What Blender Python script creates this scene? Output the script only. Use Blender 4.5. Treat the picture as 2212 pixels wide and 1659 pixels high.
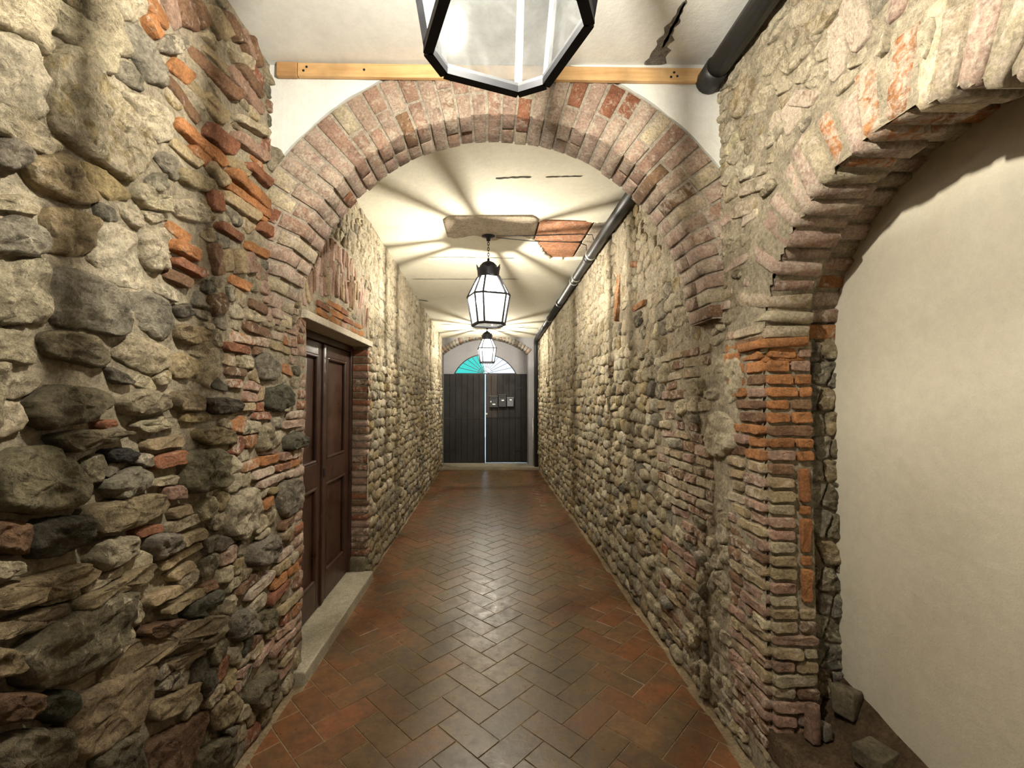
import bpy, bmesh, math, random
import numpy as np
from mathutils import Vector, noise

for o in list(bpy.data.objects):
    bpy.data.objects.remove(o)
scene = bpy.context.scene
COL = scene.collection
PI = math.pi

# ------------------------------------------------------------------ camera, world, exposure
FPX, PPX, PPY, HOR, EYE = 960.0, 1055.0, 829.5, 861.0, 1.55
PITCH = math.atan((HOR - PPY) / FPX)
cam_d = bpy.data.cameras.new('camera')
cam = bpy.data.objects.new('camera', cam_d)
COL.objects.link(cam)
cam.location = (0, 0, EYE)
cam.rotation_euler = (PI / 2 + PITCH, 0, 0)
cam_d.sensor_fit = 'HORIZONTAL'
cam_d.sensor_width = 36.0
cam_d.lens = FPX / 2212.0 * 36.0
cam_d.shift_x = (1106.0 - PPX) / 2212.0
cam_d.clip_start = 0.02
scene.camera = cam

world = bpy.data.worlds.new('daylight')
scene.world = world
world.use_nodes = True
bg = world.node_tree.nodes['Background']
bg.inputs[0].default_value = (0.50, 0.74, 1.0, 1)
bg.inputs[1].default_value = 7.0

scene.view_settings.view_transform = 'Standard'
scene.view_settings.look = 'None'
scene.view_settings.gamma = 1.0
scene.view_settings.use_curve_mapping = False
scene.view_settings.exposure = 0.0
BULB_STRENGTH = 21500.0
BULB_COLOR = (1.0, 0.92, 0.775)

# ------------------------------------------------------------------ measures of the place
XL, XR = -1.06, 1.125          # corridor wall planes
D1, D2 = 2.10, 2.34            # cross arch front and back
YE = 10.0                      # end wall front
YD = 10.4                      # gate plane
ARX, ARZ, RIN, ROUT = 0.04, 1.90, 1.02, 1.31
NY, NZ, NR = 1.22, 1.73, 0.58  # niche arch centre and radius
XN = 1.45                      # plaster in the niche
LEDGE = 0.24
DY0, DY1, DZ1 = 2.55, 3.88, 2.005   # side door opening
XD = -1.21                     # side door plane


def ceil_z(y):
    if y < D1:
        return 3.165
    if y < 4.0:
        return 3.14
    return 3.14 - (y - 4.0) * 0.034


def ray(px, py):
    x, z = (px - PPX) / FPX, (PPY - py) / FPX
    c, s = math.cos(PITCH), math.sin(PITCH)
    return (x, c - s * z, s + c * z)


def on_x(px, py, X):
    r = ray(px, py)
    t = X / r[0]
    return (t * r[1], EYE + t * r[2])      # (y, z)


def on_y(px, py, Y):
    r = ray(px, py)
    t = Y / r[1]
    return (t * r[0], EYE + t * r[2])      # (x, z)


def on_z(px, py, Z):
    r = ray(px, py)
    t = (Z - EYE) / r[2]
    return (t * r[0], t * r[1])            # (x, y)


# ------------------------------------------------------------------ materials
def nodes_of(name):
    m = bpy.data.materials.new(name)
    m.use_nodes = True
    nt = m.node_tree
    return m, nt, nt.nodes['Principled BSDF'], nt.nodes['Material Output']


def N(nt, typ, **kw):
    n = nt.nodes.new(typ)
    for k, v in kw.items():
        setattr(n, k, v)
    return n


def noise_node(nt, scale, detail=5, rough=0.6, vec=None, dist=0.0):
    n = N(nt, 'ShaderNodeTexNoise')
    n.inputs['Scale'].default_value = scale
    n.inputs['Detail'].default_value = detail
    n.inputs['Roughness'].default_value = rough
    n.inputs['Distortion'].default_value = dist
    if vec is not None:
        nt.links.new(vec, n.inputs['Vector'])
    return n


def maprange(nt, src, a, b, c, d, smooth=False):
    n = N(nt, 'ShaderNodeMapRange')
    if smooth:
        n.interpolation_type = 'SMOOTHSTEP'
    nt.links.new(src, n.inputs['Value'])
    for k, v in zip(('From Min', 'From Max', 'To Min', 'To Max'), (a, b, c, d)):
        n.inputs[k].default_value = v
    return n.outputs['Result']


def mix_rgb(nt, mode, fac, a, b):
    n = N(nt, 'ShaderNodeMix', data_type='RGBA', blend_type=mode)
    for sock, val in ((n.inputs[0], fac), (n.inputs[6], a), (n.inputs[7], b)):
        if hasattr(val, 'is_linked'):
            nt.links.new(val, sock)
        elif isinstance(val, (int, float)):
            sock.default_value = val
        else:
            sock.default_value = (*val, 1)
    return n.outputs[2]


def gray(nt, src):
    n = N(nt, 'ShaderNodeCombineColor')
    for i in range(3):
        nt.links.new(src, n.inputs[i])
    return n.outputs[0]


def masonry_mat(name, lime_col=(0.64, 0.55, 0.405), rough=0.92, bump=0.7, fine=70, lo=0.5, hi=1.4, base=None, pit=0.5):
    """stone, brick and mortar: the piece's own tint, mottled, partly smeared with lime (alpha = how much)"""
    m, nt, bs, out = nodes_of(name)
    pos = N(nt, 'ShaderNodeNewGeometry').outputs['Position']
    if base is None:
        at = N(nt, 'ShaderNodeAttribute', attribute_name='tint')
        col, lime = at.outputs['Color'], at.outputs['Alpha']
    else:
        rgb = N(nt, 'ShaderNodeRGB')
        rgb.outputs[0].default_value = (*base, 1)
        col, lime = rgb.outputs[0], None
    n1 = noise_node(nt, 9, 6, 0.65, pos)
    n2 = noise_node(nt, fine, 4, 0.7, pos)
    n3 = noise_node(nt, 26, 6, 0.7, pos, 0.6)
    v1 = maprange(nt, n1.outputs[0], 0.3, 0.7, lo, hi)
    v2 = maprange(nt, n2.outputs[0], 0.3, 0.7, 0.62, 1.3)
    n4 = noise_node(nt, 34, 8, 0.75, pos, 1.0)
    pits = maprange(nt, n4.outputs[0], 0.36, 0.47, 0.45, 1.0, True)
    c = mix_rgb(nt, 'MULTIPLY', 1.0, col, gray(nt, v1))
    c = mix_rgb(nt, 'MULTIPLY', 1.0, c, gray(nt, v2))
    c = mix_rgb(nt, 'MULTIPLY', pit, c, gray(nt, pits))
    if lime is not None:
        ad = N(nt, 'ShaderNodeMath', operation='ADD')
        nt.links.new(n3.outputs[0], ad.inputs[0])
        nt.links.new(lime, ad.inputs[1])
        f = maprange(nt, ad.outputs[0], 0.84, 1.02, 0, 0.92, True)
        lc = mix_rgb(nt, 'MULTIPLY', 1.0, lime_col, gray(nt, v2))
        c = mix_rgb(nt, 'MIX', f, c, lc)
    nt.links.new(c, bs.inputs['Base Color'])
    bs.inputs['Roughness'].default_value = rough
    bs.inputs['Specular IOR Level'].default_value = 0.2
    b1 = N(nt, 'ShaderNodeBump')
    b1.inputs['Strength'].default_value = min(1.0, bump * 1.3)
    b1.inputs['Distance'].default_value = 0.035
    nt.links.new(n4.outputs[0], b1.inputs['Height'])
    b2 = N(nt, 'ShaderNodeBump')
    b2.inputs['Strength'].default_value = min(1.0, bump * 1.2)
    b2.inputs['Distance'].default_value = 0.010
    nt.links.new(n2.outputs[0], b2.inputs['Height'])
    nt.links.new(b1.outputs[0], b2.inputs['Normal'])
    nt.links.new(b2.outputs[0], bs.inputs['Normal'])
    return m


def plaster_mat(name, col, stain=(0.45, 0.40, 0.30), amount=0.35, bump=0.25):
    m, nt, bs, out = nodes_of(name)
    pos = N(nt, 'ShaderNodeNewGeometry').outputs['Position']
    n1 = noise_node(nt, 1.6, 6, 0.6, pos, 0.5)
    n2 = noise_node(nt, 22, 6, 0.7, pos)
    n3 = noise_node(nt, 140, 3, 0.7, pos)
    f = maprange(nt, n1.outputs[0], 0.50, 0.80, 0, amount, True)
    c = mix_rgb(nt, 'MIX', f, col, stain)
    c = mix_rgb(nt, 'MULTIPLY', 1.0, c, gray(nt, maprange(nt, n2.outputs[0], 0.3, 0.7, 0.93, 1.05)))
    c = mix_rgb(nt, 'MULTIPLY', 1.0, c, gray(nt, maprange(nt, n3.outputs[0], 0.3, 0.7, 0.96, 1.03)))
    nt.links.new(c, bs.inputs['Base Color'])
    bs.inputs['Roughness'].default_value = 0.9
    bs.inputs['Specular IOR Level'].default_value = 0.2
    b1 = N(nt, 'ShaderNodeBump')
    b1.inputs['Strength'].default_value = bump
    b1.inputs['Distance'].default_value = 0.01
    nt.links.new(n2.outputs[0], b1.inputs['Height'])
    b2 = N(nt, 'ShaderNodeBump')
    b2.inputs['Strength'].default_value = bump
    b2.inputs['Distance'].default_value = 0.002
    nt.links.new(n3.outputs[0], b2.inputs['Height'])
    nt.links.new(b1.outputs[0], b2.inputs['Normal'])
    nt.links.new(b2.outputs[0], bs.inputs['Normal'])
    return m


def wood_mat(name, a, b, axis='X', rough=0.5, scale=3.0, stretch=14.0, bump=0.2):
    m, nt, bs, out = nodes_of(name)
    pos = N(nt, 'ShaderNodeNewGeometry').outputs['Position']
    mp = N(nt, 'ShaderNodeMapping')
    nt.links.new(pos, mp.inputs['Vector'])
    s = [stretch, stretch, stretch]
    s['XYZ'.index(axis)] = 1.0
    mp.inputs['Scale'].default_value = s
    n1 = noise_node(nt, scale, 6, 0.65, mp.outputs[0], 0.4)
    n2 = noise_node(nt, 5, 4, 0.6, pos)
    c = mix_rgb(nt, 'MIX', maprange(nt, n1.outputs[0], 0.35, 0.68, 0, 1), a, b)
    c = mix_rgb(nt, 'MULTIPLY', 1.0, c, gray(nt, maprange(nt, n2.outputs[0], 0.3, 0.7, 0.7, 1.2)))
    nt.links.new(c, bs.inputs['Base Color'])
    nt.links.new(maprange(nt, n2.outputs[0], 0.3, 0.7, rough - 0.12, rough + 0.15), bs.inputs['Roughness'])
    b1 = N(nt, 'ShaderNodeBump')
    b1.inputs['Strength'].default_value = bump
    b1.inputs['Distance'].default_value = 0.003
    nt.links.new(n1.outputs[0], b1.inputs['Height'])
    nt.links.new(b1.outputs[0], bs.inputs['Normal'])
    return m


def simple_mat(name, col, rough=0.5, metal=0.0, var=0.25, scale=20, bump=0.1):
    m, nt, bs, out = nodes_of(name)
    pos = N(nt, 'ShaderNodeNewGeometry').outputs['Position']
    n1 = noise_node(nt, scale, 5, 0.6, pos)
    c = mix_rgb(nt, 'MULTIPLY', 1.0, col, gray(nt, maprange(nt, n1.outputs[0], 0.3, 0.7, 1 - var, 1 + var)))
    nt.links.new(c, bs.inputs['Base Color'])
    bs.inputs['Roughness'].default_value = rough
    bs.inputs['Metallic'].default_value = metal
    b1 = N(nt, 'ShaderNodeBump')
    b1.inputs['Strength'].default_value = bump
    b1.inputs['Distance'].default_value = 0.004
    nt.links.new(n1.outputs[0], b1.inputs['Height'])
    nt.links.new(b1.outputs[0], bs.inputs['Normal'])
    return m


def tile_mat(name):
    m, nt, bs, out = nodes_of(name)
    pos = N(nt, 'ShaderNodeNewGeometry').outputs['Position']
    at = N(nt, 'ShaderNodeAttribute', attribute_name='tint')
    n1 = noise_node(nt, 2.2, 6, 0.6, pos, 0.4)
    n2 = noise_node(nt, 45, 5, 0.7, pos)
    n3 = noise_node(nt, 13, 6, 0.7, pos)
    worn = maprange(nt, n1.outputs[0], 0.42, 0.66, 0, 0.8, True)
    c = mix_rgb(nt, 'MIX', worn, at.outputs['Color'], (0.095, 0.070, 0.037))
    c = mix_rgb(nt, 'MULTIPLY', 1.0, c, gray(nt, maprange(nt, n2.outputs[0], 0.3, 0.7, 0.8, 1.18)))
    c = mix_rgb(nt, 'MULTIPLY', 1.0, c, gray(nt, maprange(nt, n3.outputs[0], 0.28, 0.6, 0.55, 1.12)))
    nt.links.new(c, bs.inputs['Base Color'])
    nt.links.new(maprange(nt, n3.outputs[0], 0.3, 0.7, 0.46, 0.24), bs.inputs['Roughness'])
    bs.inputs['Specular IOR Level'].default_value = 0.45
    b1 = N(nt, 'ShaderNodeBump')
    b1.inputs['Strength'].default_value = 0.35
    b1.inputs['Distance'].default_value = 0.004
    nt.links.new(n3.outputs[0], b1.inputs['Height'])
    b2 = N(nt, 'ShaderNodeBump')
    b2.inputs['Strength'].default_value = 0.25
    b2.inputs['Distance'].default_value = 0.002
    nt.links.new(n2.outputs[0], b2.inputs['Height'])
    nt.links.new(b1.outputs[0], b2.inputs['Normal'])
    nt.links.new(b2.outputs[0], bs.inputs['Normal'])
    return m


def pane_mat(name, tint, clear, trans=(0.9, 0.92, 0.9)):
    """thin dusty glass: mostly lets light through, some of it scattered by the dust"""
    m, nt, bs, out = nodes_of(name)
    nt.nodes.remove(bs)
    pos = N(nt, 'ShaderNodeNewGeometry').outputs['Position']
    n1 = noise_node(nt, 18, 5, 0.7, pos)
    t = N(nt, 'ShaderNodeBsdfTransparent')
    t.inputs[0].default_value = (*tint, 1)
    d = N(nt, 'ShaderNodeBsdfTranslucent')
    d.inputs[0].default_value = (*trans, 1)
    g = N(nt, 'ShaderNodeBsdfGlossy')
    g.inputs['Roughness'].default_value = 0.08
    mx = N(nt, 'ShaderNodeMixShader')
    nt.links.new(maprange(nt, n1.outputs[0], 0.3, 0.7, (1 - clear) * .7, (1 - clear) * 1.3), mx.inputs[0])
    nt.links.new(t.outputs[0], mx.inputs[1])
    nt.links.new(d.outputs[0], mx.inputs[2])
    m2 = N(nt, 'ShaderNodeMixShader')
    m2.inputs[0].default_value = 0.04
    nt.links.new(mx.outputs[0], m2.inputs[1])
    nt.links.new(g.outputs[0], m2.inputs[2])
    nt.links.new(m2.outputs[0], out.inputs[0])
    return m


def emit_mat(name, col, strength):
    m, nt, bs, out = nodes_of(name)
    nt.nodes.remove(bs)
    e = N(nt, 'ShaderNodeEmission')
    e.inputs[0].default_value = (*col, 1)
    e.inputs[1].default_value = strength
    nt.links.new(e.outputs[0], out.inputs[0])
    return m


M = dict(
    stone=masonry_mat('rubble_stone'),
    brick=masonry_mat('old_brick', lime_col=(0.56, 0.465, 0.37), bump=0.5, fine=90, lo=0.6, hi=1.3),
    mortar=masonry_mat('lime_mortar', base=(0.54, 0.46, 0.335), bump=0.8, fine=60, lo=0.65, hi=1.25),
    plaster=plaster_mat('white_plaster', (0.70, 0.70, 0.675), (0.52, 0.50, 0.45), 0.5),
    niche=plaster_mat('cream_plaster', (0.60, 0.55, 0.445), (0.47, 0.40, 0.29), 0.55, 0.4),
    ceiling=plaster_mat('ceiling_plaster', (0.74, 0.70, 0.58), (0.55, 0.50, 0.38), 0.5),
    greyplaster=plaster_mat('grey_plaster', (0.24, 0.235, 0.25), (0.16, 0.15, 0.15), 0.6),
    grout=masonry_mat('floor_grout', base=(0.34, 0.255, 0.155), bump=0.5, fine=80, lo=0.7, hi=1.2, rough=0.8),
    tile=tile_mat('terracotta_tile'),
    slab=masonry_mat('sill_stone', base=(0.36, 0.32, 0.24), bump=0.25, fine=120, lo=0.8, hi=1.15, rough=0.7, pit=0.3),
    lintel=masonry_mat('lintel_stone', base=(0.56, 0.50, 0.40), bump=0.25, fine=110, lo=0.85, hi=1.1, pit=0.2),
    door=wood_mat('dark_brown_door_wood', (0.055, 0.023, 0.013), (0.030, 0.013, 0.008), 'Z', 0.38),
    gate=wood_mat('black_brown_gate_wood', (0.012, 0.0095, 0.0095), (0.007, 0.006, 0.0065), 'Z', 0.7),
    gateworn=wood_mat('worn_gate_wood', (0.055, 0.042, 0.036), (0.018, 0.014, 0.013), 'Z', 0.7),
    batten=wood_mat('pale_pine', (0.62, 0.40, 0.19), (0.50, 0.29, 0.12), 'X', 0.6, 3.0, 16.0, 0.1),
    iron=simple_mat('dark_iron', (0.022, 0.022, 0.028), 0.5, 0.6),
    pipe=simple_mat('black_pipe', (0.018, 0.018, 0.018), 0.45, 0.0, 0.4, 40, 0.2),
    dark=simple_mat('dark_gap', (0.02, 0.017, 0.014), 0.95),
    clamp=simple_mat('pale_metal', (0.5, 0.5, 0.48), 0.45, 0.7),
    crack=masonry_mat('crack_fill', base=(0.10, 0.085, 0.065), bump=0.6, fine=90),
    peel=masonry_mat('bare_patch', base=(0.32, 0.29, 0.25), bump=0.9, fine=80),
    boxdark=simple_mat('dark_box_paint', (0.018, 0.019, 0.024), 0.4),
    boxgrey=simple_mat('grey_box_paint', (0.13, 0.14, 0.16), 0.4, 0.3),
    paper=simple_mat('paper_label', (0.75, 0.76, 0.80), 0.7, 0, 0.05),
    pane=pane_mat('lantern_glass', (0.97, 0.98, 0.97), 0.52, (0.155, 0.165, 0.17)),
    pane_low=pane_mat('lantern_bottom_glass', (0.66, 0.68, 0.67), 0.93, (0.2, 0.21, 0.215)),
    turq=pane_mat('turquoise_glass', (0.13, 0.39, 0.32), 0.95, (0.1, 0.6, 0.55)),
    pale=pane_mat('pale_glass', (0.62, 0.58, 0.55), 0.93),
    bulb=emit_mat('bulb_light', BULB_COLOR, BULB_STRENGTH),
    pavement=simple_mat('street_paving', (0.40, 0.40, 0.40), 0.8),
    socket=simple_mat('lamp_socket', (0.6, 0.58, 0.52), 0.5),
)

PAL = dict(cream=(.62, .525, .355), white=(.70, .625, .48), ochre=(.46, .355, .185), tan=(.39, .30, .18), grey=(.32, .28, .215),
           olive=(.25, .21, .135), dark=(.14, .12, .09), green=(.15, .14, .10), red=(.29, .125, .07), orange=(.43, .195, .08),
           brown=(.23, .135, .08), pink=(.47, .335, .265), rose=(.39, .25, .185), mid=(.47, .395, .27), black=(.06, .055, .05))


# ------------------------------------------------------------------ mesh helpers
def fb(x, y, z, o=3):
    return noise.fractal((x, y, z), 1.0, 2.0, o)


def tint_mesh(me, col, alpha=0.3):
    a = me.color_attributes.new('tint', 'FLOAT_COLOR', 'POINT')
    n = len(me.vertices)
    if isinstance(col, np.ndarray):
        arr = col.astype(np.float32)
    else:
        arr = np.tile(np.array((*col, alpha), np.float32), (n, 1))
    a.data.foreach_set('color', arr.ravel())


def mesh_obj(name, verts, faces, mat, parent=None, smooth=True, col=None, alpha=0.3, recentre=True):
    me = bpy.data.meshes.new(name)
    v = np.asarray(verts, dtype=float).reshape(-1, 3)
    c = np.zeros(3)
    if recentre:
        c = (v.min(0) + v.max(0)) / 2
    me.from_pydata((v - c).tolist(), [], faces)
    if smooth:
        me.polygons.foreach_set('use_smooth', [True] * len(me.polygons))
    me.update()
    if col is not None:
        tint_mesh(me, col, alpha)
    me.materials.append(mat)
    o = bpy.data.objects.new(name, me)
    COL.objects.link(o)
    o.location = c
    if parent is not None:
        o.parent = parent
        o.location = Vector(c) - parent_origin(parent)
    return o


def parent_origin(p):
    v = Vector((0, 0, 0))
    while p is not None:
        v = v + p.location
        p = p.parent
    return v


def tag(o, label, cat, kind=None, group=None):
    o['label'] = label
    o['category'] = cat
    if kind:
        o['kind'] = kind
    if group:
        o['group'] = group
    return o


def empty(name, loc):
    o = bpy.data.objects.new(name, None)
    o.empty_display_size = 0.1
    COL.objects.link(o)
    o.location = loc
    return o


class Bag:
    """collects geometry for one mesh"""
    def __init__(s):
        s.v, s.f, s.c = [], [], []

    def add(s, verts, faces, col=None, alpha=0.3):
        b = len(s.v)
        s.v.extend(verts)
        s.f.extend([tuple(i + b for i in q) for q in faces])
        if col is not None:
            s.c.extend([(*col, alpha)] * len(verts))
        return s

    def box(s, x0, x1, y0, y1, z0, z1):
        v = [(x, y, z) for x in (x0, x1) for y in (y0, y1) for z in (z0, z1)]
        f = [(0, 1, 3, 2), (4, 6, 7, 5), (0, 4, 5, 1), (2, 3, 7, 6), (0, 2, 6, 4), (1, 5, 7, 3)]
        return s.add(v, f)

    def bar(s, a, b, w, d=None, up=(0, 0, 1)):
        """square bar from a to b, half sizes w (sideways) and d (along up)"""
        d = w if d is None else d
        a, b = Vector(a), Vector(b)
        t = (b - a).normalized()
        u = Vector(up)
        if abs(t.dot(u)) > 0.95:
            u = Vector((0, 1, 0)) if abs(t.y) < 0.9 else Vector((1, 0, 0))
        sx = t.cross(u).normalized()
        uu = sx.cross(t).normalized()
        v = []
        for p in (a, b):
            for i, j in ((-1, -1), (1, -1), (1, 1), (-1, 1)):
                v.append(tuple(p + sx * (w * i) + uu * (d * j)))
        return s.add(v, [(0, 3, 2, 1), (4, 5, 6, 7), (0, 1, 5, 4), (1, 2, 6, 5), (2, 3, 7, 6), (3, 0, 4, 7)])

    def tube(s, pts, r, n=10, cap=True):
        pts = [Vector(p) for p in pts]
        rs = r if isinstance(r, (list, tuple)) else [r] * len(pts)
        prev = None
        b = len(s.v)
        for i, p in enumerate(pts):
            t = (pts[min(i + 1, len(pts) - 1)] - pts[max(i - 1, 0)]).normalized()
            if prev is None:
                prev = Vector((0, 0, 1)) if abs(t.z) < 0.9 else Vector((1, 0, 0))
            x = t.cross(prev).normalized()
            y = x.cross(t).normalized()
            prev = y
            for k in range(n):
                a = 2 * PI * k / n
                s.v.append(tuple(p + x * (math.cos(a) * rs[i]) + y * (math.sin(a) * rs[i])))
        for i in range(len(pts) - 1):
            for k in range(n):
                q = (k + 1) % n
                s.f.append((b + i * n + k, b + i * n + q, b + (i + 1) * n + q, b + (i + 1) * n + k))
        if cap:
            s.f.append(tuple(b + k for k in range(n))[::-1])
            e = b + (len(pts) - 1) * n
            s.f.append(tuple(e + k for k in range(n)))
        return s

    def lathe(s, prof, c=(0, 0, 0), n=16):
        b = len(s.v)
        for r, z in prof:
            for k in range(n):
                a = 2 * PI * k / n
                s.v.append((c[0] + r * math.cos(a), c[1] + r * math.sin(a), c[2] + z))
        for i in range(len(prof) - 1):
            for k in range(n):
                q = (k + 1) % n
                s.f.append((b + i * n + k, b + i * n + q, b + (i + 1) * n + q, b + (i + 1) * n + k))
        return s

    def obj(s, name, mat, parent=None, smooth=False, recentre=True):
        col = np.array(s.c) if s.c and len(s.c) == len(s.v) else None
        return mesh_obj(name, s.v, s.f, mat, parent, smooth, col, recentre=recentre)


def bevel(o, w, seg=2):
    m = o.modifiers.new('bevel', 'BEVEL')
    m.width = w
    m.segments = seg
    m.limit_method = 'ANGLE'
    return o


# frames: (origin, U, V, W) ; W points out of the wall
def fr_x(X, sgn):
    return lambda u, v, w: (X + sgn * w, u, v), sgn > 0


def fr_y(Y):
    return lambda u, v, w: (u, Y - w, v), True


FL = fr_x(XL, 1)
FR = fr_x(XR, -1)


def chaikin(p, r, k):
    for _ in range(k):
        q = []
        for i in range(len(p)):
            a, b = p[i], p[(i + 1) % len(p)]
            q.append((a[0] + (b[0] - a[0]) * r, a[1] + (b[1] - a[1]) * r))
            q.append((b[0] + (a[0] - b[0]) * r, b[1] + (a[1] - b[1]) * r))
        p = q
    return p


def resample(p, n):
    P = np.array(p + [p[0]])
    seg = np.hypot(*(P[1:] - P[:-1]).T)
    t = np.concatenate([[0], np.cumsum(seg)])
    s = np.linspace(0, t[-1], n, endpoint=False)
    return np.stack([np.interp(s, t, P[:, 0]), np.interp(s, t, P[:, 1])], 1)


def area(p):
    a = 0
    for i in range(len(p)):
        x, y = p[i], p[(i + 1) % len(p)]
        a += x[0] * y[1] - y[0] * x[1]
    return a / 2


def piece(poly, frame, h, rnd, seed, n=18, fine=True, brick=False, back=0.03, amp=None, tilt=0.12):
    """a stone or brick bedded in the wall: rounded outline, proud by h, uneven face"""
    fmap, ccw = frame
    if area(poly) < 0:
        poly = poly[::-1]
    p = chaikin(poly, 0.09 if brick else 0.17, 1)
    P = resample(p, n)
    c = P.mean(0)
    d = np.linalg.norm(P - c, axis=1)
    rmin = max(d.min(), 0.008)
    amp = (0.11 if brick else 0.20) * min(h, 0.04) + (0.0015 if brick else 0.003) if amp is None else amp
    jit = rmin * (0.05 if brick else 0.13)
    rough = 0.0035 if brick else 0.0055
    s3 = seed * 3.17
    tu, tv = rnd.uniform(-tilt, tilt), rnd.uniform(-tilt, tilt)
    edge = min(rmin * (0.20 if brick else 0.24), 0.006 if brick else 0.012)
    rings = [(0.0, -back), (0.0, h * 0.48), (edge * 0.45, h * 0.84), (edge * 1.2, h * 0.98)]
    if fine:
        rings += [(f_ * rmin + edge, h) for f_ in ((.16, .32, .5, .7) if n < 30 else (.10, .2, .3, .42, .55, .7, .82))]
    elif not brick:
        rings.pop(2)
    verts, faces = [], []
    for k, (ins, w) in enumerate(rings):
        for i in range(n):
            q = P[i] + (c - P[i]) * min(ins / max(d[i], 1e-5), 0.85)
            a = noise.noise((q[0] * 22 + s3, q[1] * 22, s3)) * jit + noise.noise((q[0] * 70, q[1] * 70, s3)) * min(jit, .004)
            q = q + (P[i] - c) / max(d[i], 1e-5) * a
            ww = w
            if k > 0:
                ww += amp * fb(q[0] * 24, q[1] * 24, s3, 3) * (1.6 if k > 1 else 0.6)
                if fine and k > 1:
                    ww += rough * (noise.ridged_multi_fractal((q[0] * 9 + s3, q[1] * 15, s3), 0.9, 2.1, 4, 1.0, 2.0) - 1.1)
                ww += ((q[0] - c[0]) * tu + (q[1] - c[1]) * tv) * (w / max(h, 1e-4))
            verts.append(fmap(q[0], q[1], ww))
    verts.append(fmap(c[0], c[1], h * 1.03 + amp * fb(c[0] * 24, c[1] * 24, s3, 3) * 1.6))
    L = len(rings)
    for k in range(L - 1):
        for i in range(n):
            j = (i + 1) % n
            faces.append((k * n + i, k * n + j, (k + 1) * n + j, (k + 1) * n + i))
    for i in range(n):
        faces.append(((L - 1) * n + i, (L - 1) * n + (i + 1) % n, L * n))
    if not ccw:
        faces = [f[::-1] for f in faces]
    return verts, faces


def make_template(b):
    g = [-1, -1 + b, 1 - b, 1]
    idx, vs, fs = {}, [], []

    def vid(t):
        if t not in idx:
            idx[t] = len(vs)
            vs.append(t)
        return idx[t]
    for ax in range(3):
        for sgn in (0, 3):
            for i in range(3):
                for j in range(3):
                    q = []
                    for a, c in ((i, j), (i + 1, j), (i + 1, j + 1), (i, j + 1)):
                        t = [0, 0, 0]
                        t[ax], t[(ax + 1) % 3], t[(ax + 2) % 3] = sgn, a, c
                        q.append(vid(tuple(t)))
                    fs.append(tuple(q) if sgn else tuple(q[::-1]))
    out = []
    for t in vs:
        c = [g[k] for k in t]
        e = sum(1 for k in t if k in (0, 3))
        if e >= 2:
            c = [v * (1 - b * (0.45 if e == 2 else 0.6)) if abs(v) == 1 else v for v in c]
        out.append(tuple(c))
    return out, fs


TPL = make_template(0.16)
TPL2 = make_template(0.08)


def box_piece(fmap, amp, seed, flip=False, crisp=False):
    vs = []
    T_ = TPL2 if crisp else TPL
    for s, t, w in T_[0]:
        p = fmap(s, t, w)
        a = seed * 2.71
        vs.append((p[0] + amp * fb(p[0] * 21 + a, p[1] * 21, p[2] * 21, 2),
                   p[1] + amp * fb(p[0] * 21, p[1] * 21 + a, p[2] * 21, 2),
                   p[2] + amp * fb(p[0] * 21, p[1] * 21, p[2] * 21 + a, 2)))
    return vs, ([f[::-1] for f in T_[1]] if flip else T_[1])


def clip_half(poly, px, py, nx, ny):
    """keep the side where (q-p).n <= 0"""
    out = []
    n = len(poly)
    for i in range(n):
        a, b = poly[i], poly[(i + 1) % n]
        da = (a[0] - px) * nx + (a[1] - py) * ny
        db = (b[0] - px) * nx + (b[1] - py) * ny
        if da <= 0:
            out.append(a)
        if (da < 0 < db) or (db < 0 < da):
            t = da / (da - db)
            out.append((a[0] + (b[0] - a[0]) * t, a[1] + (b[1] - a[1]) * t))
    return out


def inside(p, poly):
    x, y = p
    r = False
    n = len(poly)
    for i in range(n):
        a, b = poly[i], poly[(i + 1) % n]
        if (a[1] > y) != (b[1] > y) and x < (b[0] - a[0]) * (y - a[1]) / (b[1] - a[1]) + a[0]:
            r = not r
    return r


def bbox(p):
    xs = [q[0] for q in p]
    ys = [q[1] for q in p]
    return min(xs), max(xs), min(ys), max(ys)


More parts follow.
